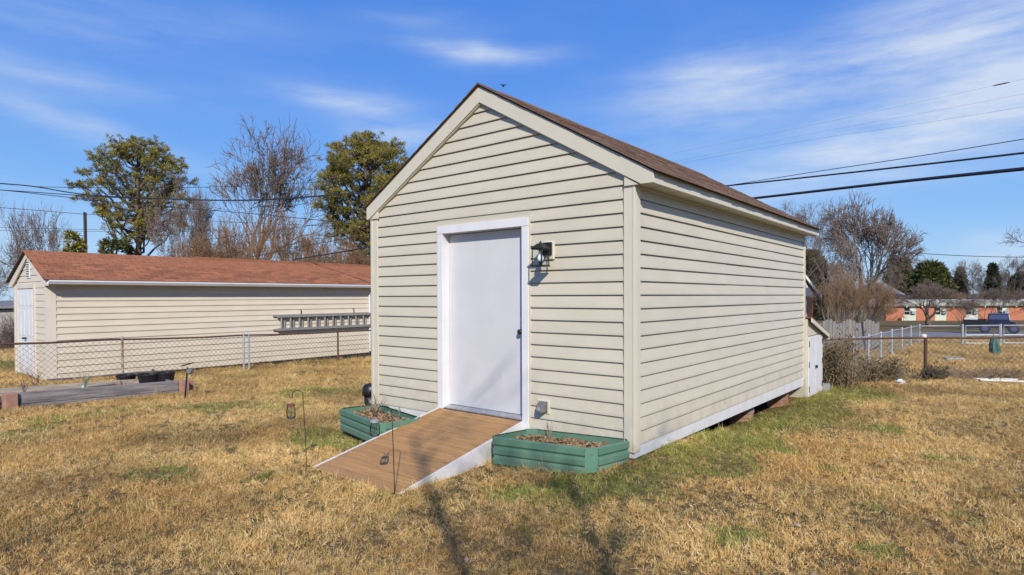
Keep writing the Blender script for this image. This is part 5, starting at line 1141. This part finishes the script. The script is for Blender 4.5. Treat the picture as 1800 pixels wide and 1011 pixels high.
T = frame_at(1678, 18.0); b = MB(T); b.prism([(-.34, -.2, -.02), (.22, -.2, -.02), (.26, .2, -.02), (-.24, .2, -.02)], (0, 0, .11)); tag(b.build('concrete_slab', 'concrete', bevel=.02), 'grey concrete lid lying on the lawn beyond the rusty fence', 'slab')
p = gp(1583, 12.3); b = MB(); r = np.random.default_rng(8)
me_pts = []
bm = bmesh.new(); bmesh.ops.create_icosphere(bm, subdivisions=3, radius=.085)
for v_ in bm.verts: v_.co *= 1 + .22 * math.sin(v_.co.x * 60) * math.sin(v_.co.y * 47) + .12 * math.sin(v_.co.z * 80); v_.co.z *= .7
me = bpy.data.meshes.new('plastic_bag'); bm.to_mesh(me); bm.free(); me.materials.append(MT['paint']); o = bpy.data.objects.new('plastic_bag', me); COL.objects.link(o); o.location = p + np.array([0, 0, .05]); tag(o, 'crumpled white plastic bag on the grass by the back fence', 'bag')
a_, c_ = gp(1724, 12.6), gp(1840, 12.2); b = MB(); b.tube([a_ + np.array([0, 0, .05]), c_ + np.array([0, 0, .05])], .024, 8); tag(b.build('white_pipe', 'paint'), 'thick white pipe lying along the back fence', 'pipe', 'white pipes by the fence')
a_, c_ = gp(1712, 12.9), gp(1790, 12.75); b = MB(); b.tube([a_ + np.array([0, 0, .05]), c_ + np.array([0, 0, .045])], .018, 8); tag(b.build('white_pipe', 'paint'), 'thinner white pipe lying behind the thick pipe', 'pipe', 'white pipes by the fence')
q = gp(1624, 12.75); b = MB(); b.lathe((q[0], q[1], q[2] + .93), [(.04, 0), (.055, .01), (.06, .04), (.05, .07), (.02, .075)], 12); tag(b.build('post_cap', 'paint'), 'white cup turned over on the rusty fence post', 'cup')

# ---------------------------------------------------------------- grass
def in_rect(x, y, o, ang, Lx, Ly, pad=0):
    ca, sa = math.cos(ang), math.sin(ang); u = (x - o[0]) * ca + (y - o[1]) * sa; v = -(x - o[0]) * sa + (y - o[1]) * ca
    return (u > -pad) & (u < Lx + pad) & (v > -pad) & (v < Ly + pad)
def blocked(x, y):
    m = (x > -3.72) & (x < -.02) & (y > .02) & (y < 7.26)
    m |= (x > -2.53) & (x < -1.265) & (y > -1.76) & (y < .1)
    m |= in_rect(x, y, (-1.10, -.69), math.radians(3), 1.05, .60); m |= in_rect(x, y, (-3.70, -.585), math.radians(-13.5), 1.15, .50)
    m |= (x > -10.75) & (x < -9.42) & (y > -2.7) & (y < -.05)
    m |= (x > -16.5) & (x < -13.72) & (y > -1.12); return m
GREEN = [(620, 692, .8, .7), (510, 690, .7, .62), (390, 718, .55, .62), (60, 745, .7, .7), (230, 718, .6, .55), (590, 772, .42, 1.7), (640, 790, .22, 1.1), (555, 760, .3, .9), (1385, 722, .75, 2.2), (1330, 742, .65, 2.4), (1290, 768, .52, 2.3), (1235, 800, .42, 1.9), (1130, 855, .30, 1.2), (1640, 808, .16, 1.2), (1548, 757, .22, 1.2), (1455, 826, .14, 1.1), (1530, 895, .18, .9), (1700, 915, .2, .9), (1540, 965, .2, .9), (1300, 940, .18, .8), (1480, 690, .8, .8),
         (1010, 875, .22, .9), (1430, 703, .6, .9), (1190, 815, .3, 1.1), (1700, 808, .16, .9), (280, 835, .35, .7), (900, 870, .22, .7), (990, 850, .2, .8), (1260, 960, .2, .4), (760, 880, .15, .7), (690, 862, .12, 1.1), (480, 715, .7, .6), (1560, 755, .5, .5), (20, 770, .6, .6), (1460, 690, 1.0, .6), (1750, 735, .8, .4), (900, 940, .2, .4), (460, 840, .2, .8), (60, 640, 2.5, .9)]
GREENW = []
for px, py, rad, s in GREEN:
    d = FW + RT * (px - 900) / FPX - UP * (py - CYP) / FPX; tt = (-.27 - CAM[2]) / d[2]
    for _ in range(3): q = CAM + d * tt; tt = (float(gz(q[0], q[1])) - CAM[2]) / d[2]
    q = CAM + d * tt; GREENW.append((q[0], q[1], rad, s))
def vnoise(x, y, sc_, seed):
    r = np.random.default_rng(seed); g = r.random((64, 64)); u, v = x * sc_ + 100, y * sc_ + 100; i, j = np.floor(u).astype(int), np.floor(v).astype(int); fu, fv = u - i, v - j; fu = fu * fu * (3 - 2 * fu); fv = fv * fv * (3 - 2 * fv)
    G = lambda a, b_: g[a % 64, b_ % 64]
    return (G(i, j) * (1 - fu) + G(i + 1, j) * fu) * (1 - fv) + (G(i, j + 1) * (1 - fu) + G(i + 1, j + 1) * fu) * fv
def tuft(seed, nb_, h, wd, splay, curl):
    r = np.random.default_rng(seed); V, F = [], []
    for i in range(nb_):
        a = r.uniform(0, 6.283); b0 = np.array([r.normal() * .036, r.normal() * .036, -.006]); l = h * r.uniform(.45, 1.15); t_ = splay * r.uniform(.3, 1.25); w = wd * r.uniform(.6, 1.3); side = np.array([-math.sin(a), math.cos(a), 0])
        tw = r.normal() * .5; p = b0.copy(); ang = t_ * .45; n0 = len(V); K = 4
        for k in range(K + 1):
            ww = w * (1 - (k / K) ** 1.6 * .9); V += [tuple(p + side * ww), tuple(p - side * ww)]
            dirv = np.array([math.cos(a) * math.sin(ang), math.sin(a) * math.sin(ang), math.cos(ang)]); p = p + dirv * l / K; ang += curl * t_ * r.uniform(.5, 1.3) / K; a += tw / K; p[2] = max(p[2], .003)
        for k in range(K): F.append((n0 + 2 * k, n0 + 2 * k + 1, n0 + 2 * k + 3, n0 + 2 * k + 2))
    me = bpy.data.meshes.new('tuft'); me.from_pydata(V, [], F); return me
def grass_material():
    m = bpy.data.materials.new('grass_blade'); m.use_nodes = True; nt = m.node_tree; N, L = nt.nodes, nt.links; b = N['Principled BSDF']; b.inputs['Roughness'].default_value = .55; b.inputs['Specular IOR Level'].default_value = .3
    g = N.new('ShaderNodeNewGeometry'); oi = N.new('ShaderNodeObjectInfo')
    def ramp(f, stops):
        r = N.new('ShaderNodeValToRGB'); el = r.color_ramp.elements
        while len(el) < len(stops): el.new(.5)
        for e, (p_, c) in zip(el, stops): e.position = p_; e.color = (*c, 1)
        L.new(f, r.inputs[0]); return r.outputs[0]
    ad = N.new('ShaderNodeMath'); ad.operation = 'MULTIPLY_ADD'; ad.inputs[1].default_value = .60; L.new(g.outputs['Random Per Island'], ad.inputs[0])
    hv = N.new('ShaderNodeMath'); hv.operation = 'MULTIPLY'; hv.inputs[1].default_value = .40; L.new(oi.outputs['Random'], hv.inputs[0]); L.new(hv.outputs[0], ad.inputs[2])
    straw = ramp(ad.outputs[0], [(.0, (.10, .058, .026)), (.16, (.30, .18, .072)), (.36, (.58, .37, .145)), (.62, (.74, .53, .24)), (.85, (.84, .67, .38)), (1, (.92, .83, .62))])
    rust = ramp(ad.outputs[0], [(.0, (.22, .115, .042)), (.5, (.52, .315, .125)), (1, (.74, .53, .26))])
    grn = ramp(ad.outputs[0], [(.0, (.055, .095, .018)), (.4, (.14, .20, .04)), (.75, (.30, .33, .09)), (1, (.60, .52, .24))])
    at_ = N.new('ShaderNodeAttribute'); at_.attribute_type = 'INSTANCER'; at_.attribute_name = 'green'
    a2 = N.new('ShaderNodeAttribute'); a2.attribute_type = 'INSTANCER'; a2.attribute_name = 'rust'
    x0 = N.new('ShaderNodeMixRGB'); L.new(a2.outputs['Fac'], x0.inputs[0]); L.new(straw, x0.inputs[1]); L.new(rust, x0.inputs[2])
    x = N.new('ShaderNodeMixRGB'); L.new(at_.outputs['Fac'], x.inputs[0]); L.new(x0.outputs[0], x.inputs[1]); L.new(grn, x.inputs[2])
    a3 = N.new('ShaderNodeAttribute'); a3.attribute_type = 'INSTANCER'; a3.attribute_name = 'lum'; hh = N.new('ShaderNodeHueSaturation'); L.new(a3.outputs['Fac'], hh.inputs['Value']); L.new(x.outputs[0], hh.inputs['Color']); hh.inputs['Saturation'].default_value = 1.08
    L.new(hh.outputs[0], b.inputs['Base Color']); tr = N.new('ShaderNodeBsdfTranslucent'); L.new(hh.outputs[0], tr.inputs[0]); mx = N.new('ShaderNodeMixShader'); mx.inputs[0].default_value = .22
    L.new(b.outputs[0], mx.inputs[1]); L.new(tr.outputs[0], mx.inputs[2]); L.new(mx.outputs[0], N['Material Output'].inputs[0]); return m
GM = grass_material()
def grass():
    r = np.random.default_rng(99)
    cand = []
    for d0, d1, dens in ((.9, 4, 1150), (4, 7, 980), (7, 11, 600), (11, 17, 300), (17, 24, 120), (24, 33, 55)):
        A = (d1 ** 2 - d0 ** 2) / 2 * 2.1; n_ = int(A * dens); d = np.sqrt(r.uniform(d0 ** 2, d1 ** 2, n_)); s = r.uniform(-1.05, 1.05, n_) * d
        x = CAM[0] + F2[0] * d + R2[0] * s; y = CAM[1] + F2[1] * d + R2[1] * s; cand.append(np.stack([x, y, d], 1))
    P = np.concatenate(cand); P = P[~blocked(P[:, 0], P[:, 1])]; x, y, d = P.T
    cl = vnoise(x, y, 3.2, 1); bald = vnoise(x, y, 1.1, 5); keep = r.random(len(x)) < np.clip(.45 + cl * .9 - .25 * (bald > .85), .25, 1); x, y, d, cl = x[keep], y[keep], d[keep], cl[keep]
    gr = np.zeros(len(x))
    for gx, gy, rad, s in GREENW: gr += s * np.exp(-((x - gx) ** 2 + (y - gy) ** 2) / rad ** 2)
    gr = gr * (.55 + .9 * vnoise(x, y, 2.3, 8)) + .35 * (vnoise(x, y, .8, 12) - .5)
    isg = np.clip((gr - .30) * 2.2, 0, 1); green = (r.random(len(x)) < isg * .9) * r.uniform(.6, 1, len(x)) + (r.random(len(x)) < .05) * .5; green = np.clip(green + (r.random(len(x)) < .14) * r.uniform(.15, .45, len(x)), 0, 1)
    rust = np.clip((vnoise(x, y, .9, 20) - .30) * 1.2 + (vnoise(x, y, 4.5, 21) - .5) * .9 + r.normal(size=len(x)) * .15, 0, .8)
    n_ = len(x); z = gz(x, y); sc_ = r.uniform(.55, 1.1, n_) * (.75 + .5 * vnoise(x, y, 1.7, 31)) * np.where(d > 17, 1.7, np.where(d > 11, 1.25, np.where(d > 7, .88, .78))) * .82
    near = np.zeros(n_, bool)
    for (xx, yy, rr_) in [(-1.2, -.75, .25), (-.6, -.65, .3), (-.15, -.55, .2), (-1.2, -1.5, .2), (.1, .6, .3), (.1, 1.4, .3)]: near |= (x - xx) ** 2 + (y - yy) ** 2 < rr_ ** 2
    sc_ = np.where(near, sc_ * 1.35, sc_)
    me = bpy.data.meshes.new('grass'); me.vertices.add(n_); me.vertices.foreach_set('co', np.stack([x, y, z], 1).astype(np.float32).ravel())
    def attr(nm, ty, val):
        a = me.attributes.new(nm, ty, 'POINT'); a.data.foreach_set('vector' if ty == 'FLOAT_VECTOR' else 'value', val.ravel())
    lum = np.clip(.98 + .55 * (vnoise(x, y, .6, 41) - .4) + .45 * (vnoise(x, y, 1.9, 42) - .45) + .25 * (vnoise(x, y, 6, 43) - .5), .62, 1.3); attr('lum', 'FLOAT', lum.astype(np.float32)); attr('green', 'FLOAT', green.astype(np.float32)); attr('rust', 'FLOAT', rust.astype(np.float32)); attr('scl', 'FLOAT', sc_.astype(np.float32))
    attr('rot', 'FLOAT_VECTOR', np.stack([r.normal(size=n_) * .42, r.normal(size=n_) * .42, r.uniform(0, 6.283, n_)], 1).astype(np.float32))
    attr('var', 'INT', r.integers(0, 6, n_).astype(np.int32))
    o = bpy.data.objects.new('grass', me); COL.objects.link(o); o['kind'] = 'stuff'; o['label'] = 'dry straw grass with green patches covering the lawn'
    tc = bpy.data.collections.new('grass_tufts')
    for k, (nb_, h, wd, sp, cu) in enumerate([(20, .095, .0023, 1.25, 1.9), (22, .08, .0025, 1.5, 2.3), (18, .125, .0021, 1.1, 2.2), (24, .065, .0026, 1.7, 1.6), (16, .145, .0020, 1.35, 2.8), (22, .085, .0024, 1.45, 1.5)]):
        tm = tuft(300 + k, nb_, h, wd, sp, cu); tm.materials.append(GM); tc.objects.link(bpy.data.objects.new('grass_tuft_%d' % k, tm))
    ng = bpy.data.node_groups.new('grass_scatter', 'GeometryNodeTree'); ng.interface.new_socket('Geometry', in_out='INPUT', socket_type='NodeSocketGeometry'); ng.interface.new_socket('Geometry', in_out='OUTPUT', socket_type='NodeSocketGeometry')
    N, L = ng.nodes, ng.links; gi, go = N.new('NodeGroupInput'), N.new('NodeGroupOutput'); ip = N.new('GeometryNodeInstanceOnPoints'); ci = N.new('GeometryNodeCollectionInfo'); ci.inputs['Collection'].default_value = tc; ci.inputs['Separate Children'].default_value = True; ci.inputs['Reset Children'].default_value = True
    def na(nm, ty):
        q = N.new('GeometryNodeInputNamedAttribute'); q.data_type = ty; q.inputs['Name'].default_value = nm; return q.outputs['Attribute']
    L.new(gi.outputs[0], ip.inputs['Points']); L.new(ci.outputs[0], ip.inputs['Instance']); ip.inputs['Pick Instance'].default_value = True
    L.new(na('var', 'INT'), ip.inputs['Instance Index']); e2r = N.new('FunctionNodeEulerToRotation'); L.new(na('rot', 'FLOAT_VECTOR'), e2r.inputs[0]); L.new(e2r.outputs[0], ip.inputs['Rotation']); L.new(na('scl', 'FLOAT'), ip.inputs['Scale']); L.new(ip.outputs[0], go.inputs[0])
    md = o.modifiers.new('scatter', 'NODES'); md.node_group = ng
    print('grass tufts', n_)
grass()
# fallen leaves and pale litter
def litter():
    r = np.random.default_rng(55); b = MB(); n_ = 1500
    d = np.sqrt(r.uniform(2.5 ** 2, 13 ** 2, n_)); s = r.uniform(-.95, 1.0, n_) * d; x = CAM[0] + F2[0] * d + R2[0] * s; y = CAM[1] + F2[1] * d + R2[1] * s; k = ~blocked(x, y) & ((r.random(n_) < .25) | ((x > .2) & (y > -.5)))
    for xx, yy in zip(x[k], y[k]):
        c_ = np.array([xx, yy, float(gz(xx, yy)) + r.uniform(.02, .05)]); l = r.uniform(.012, .03); d1 = r.normal(size=3); d1[2] *= .4; d1 /= np.linalg.norm(d1); d2 = np.cross(d1, np.array([0, 0, 1.]) + r.normal(size=3) * .4); d2 /= np.linalg.norm(d2)
        b.add([c_ - d1 * l, c_ + d2 * l * .5, c_ + d1 * l, c_ - d2 * l * .5], [(0, 1, 2, 3)])
    o = b.build('leaf_litter', None); o['kind'] = 'stuff'; m = mat('litter', (.42, .33, .25), .8, (.20, .12, .07), 20, 2, coord='World'); o.data.materials.append(m)
litter()
for o in bpy.data.objects:
    if '_o' in o: del o['_o']
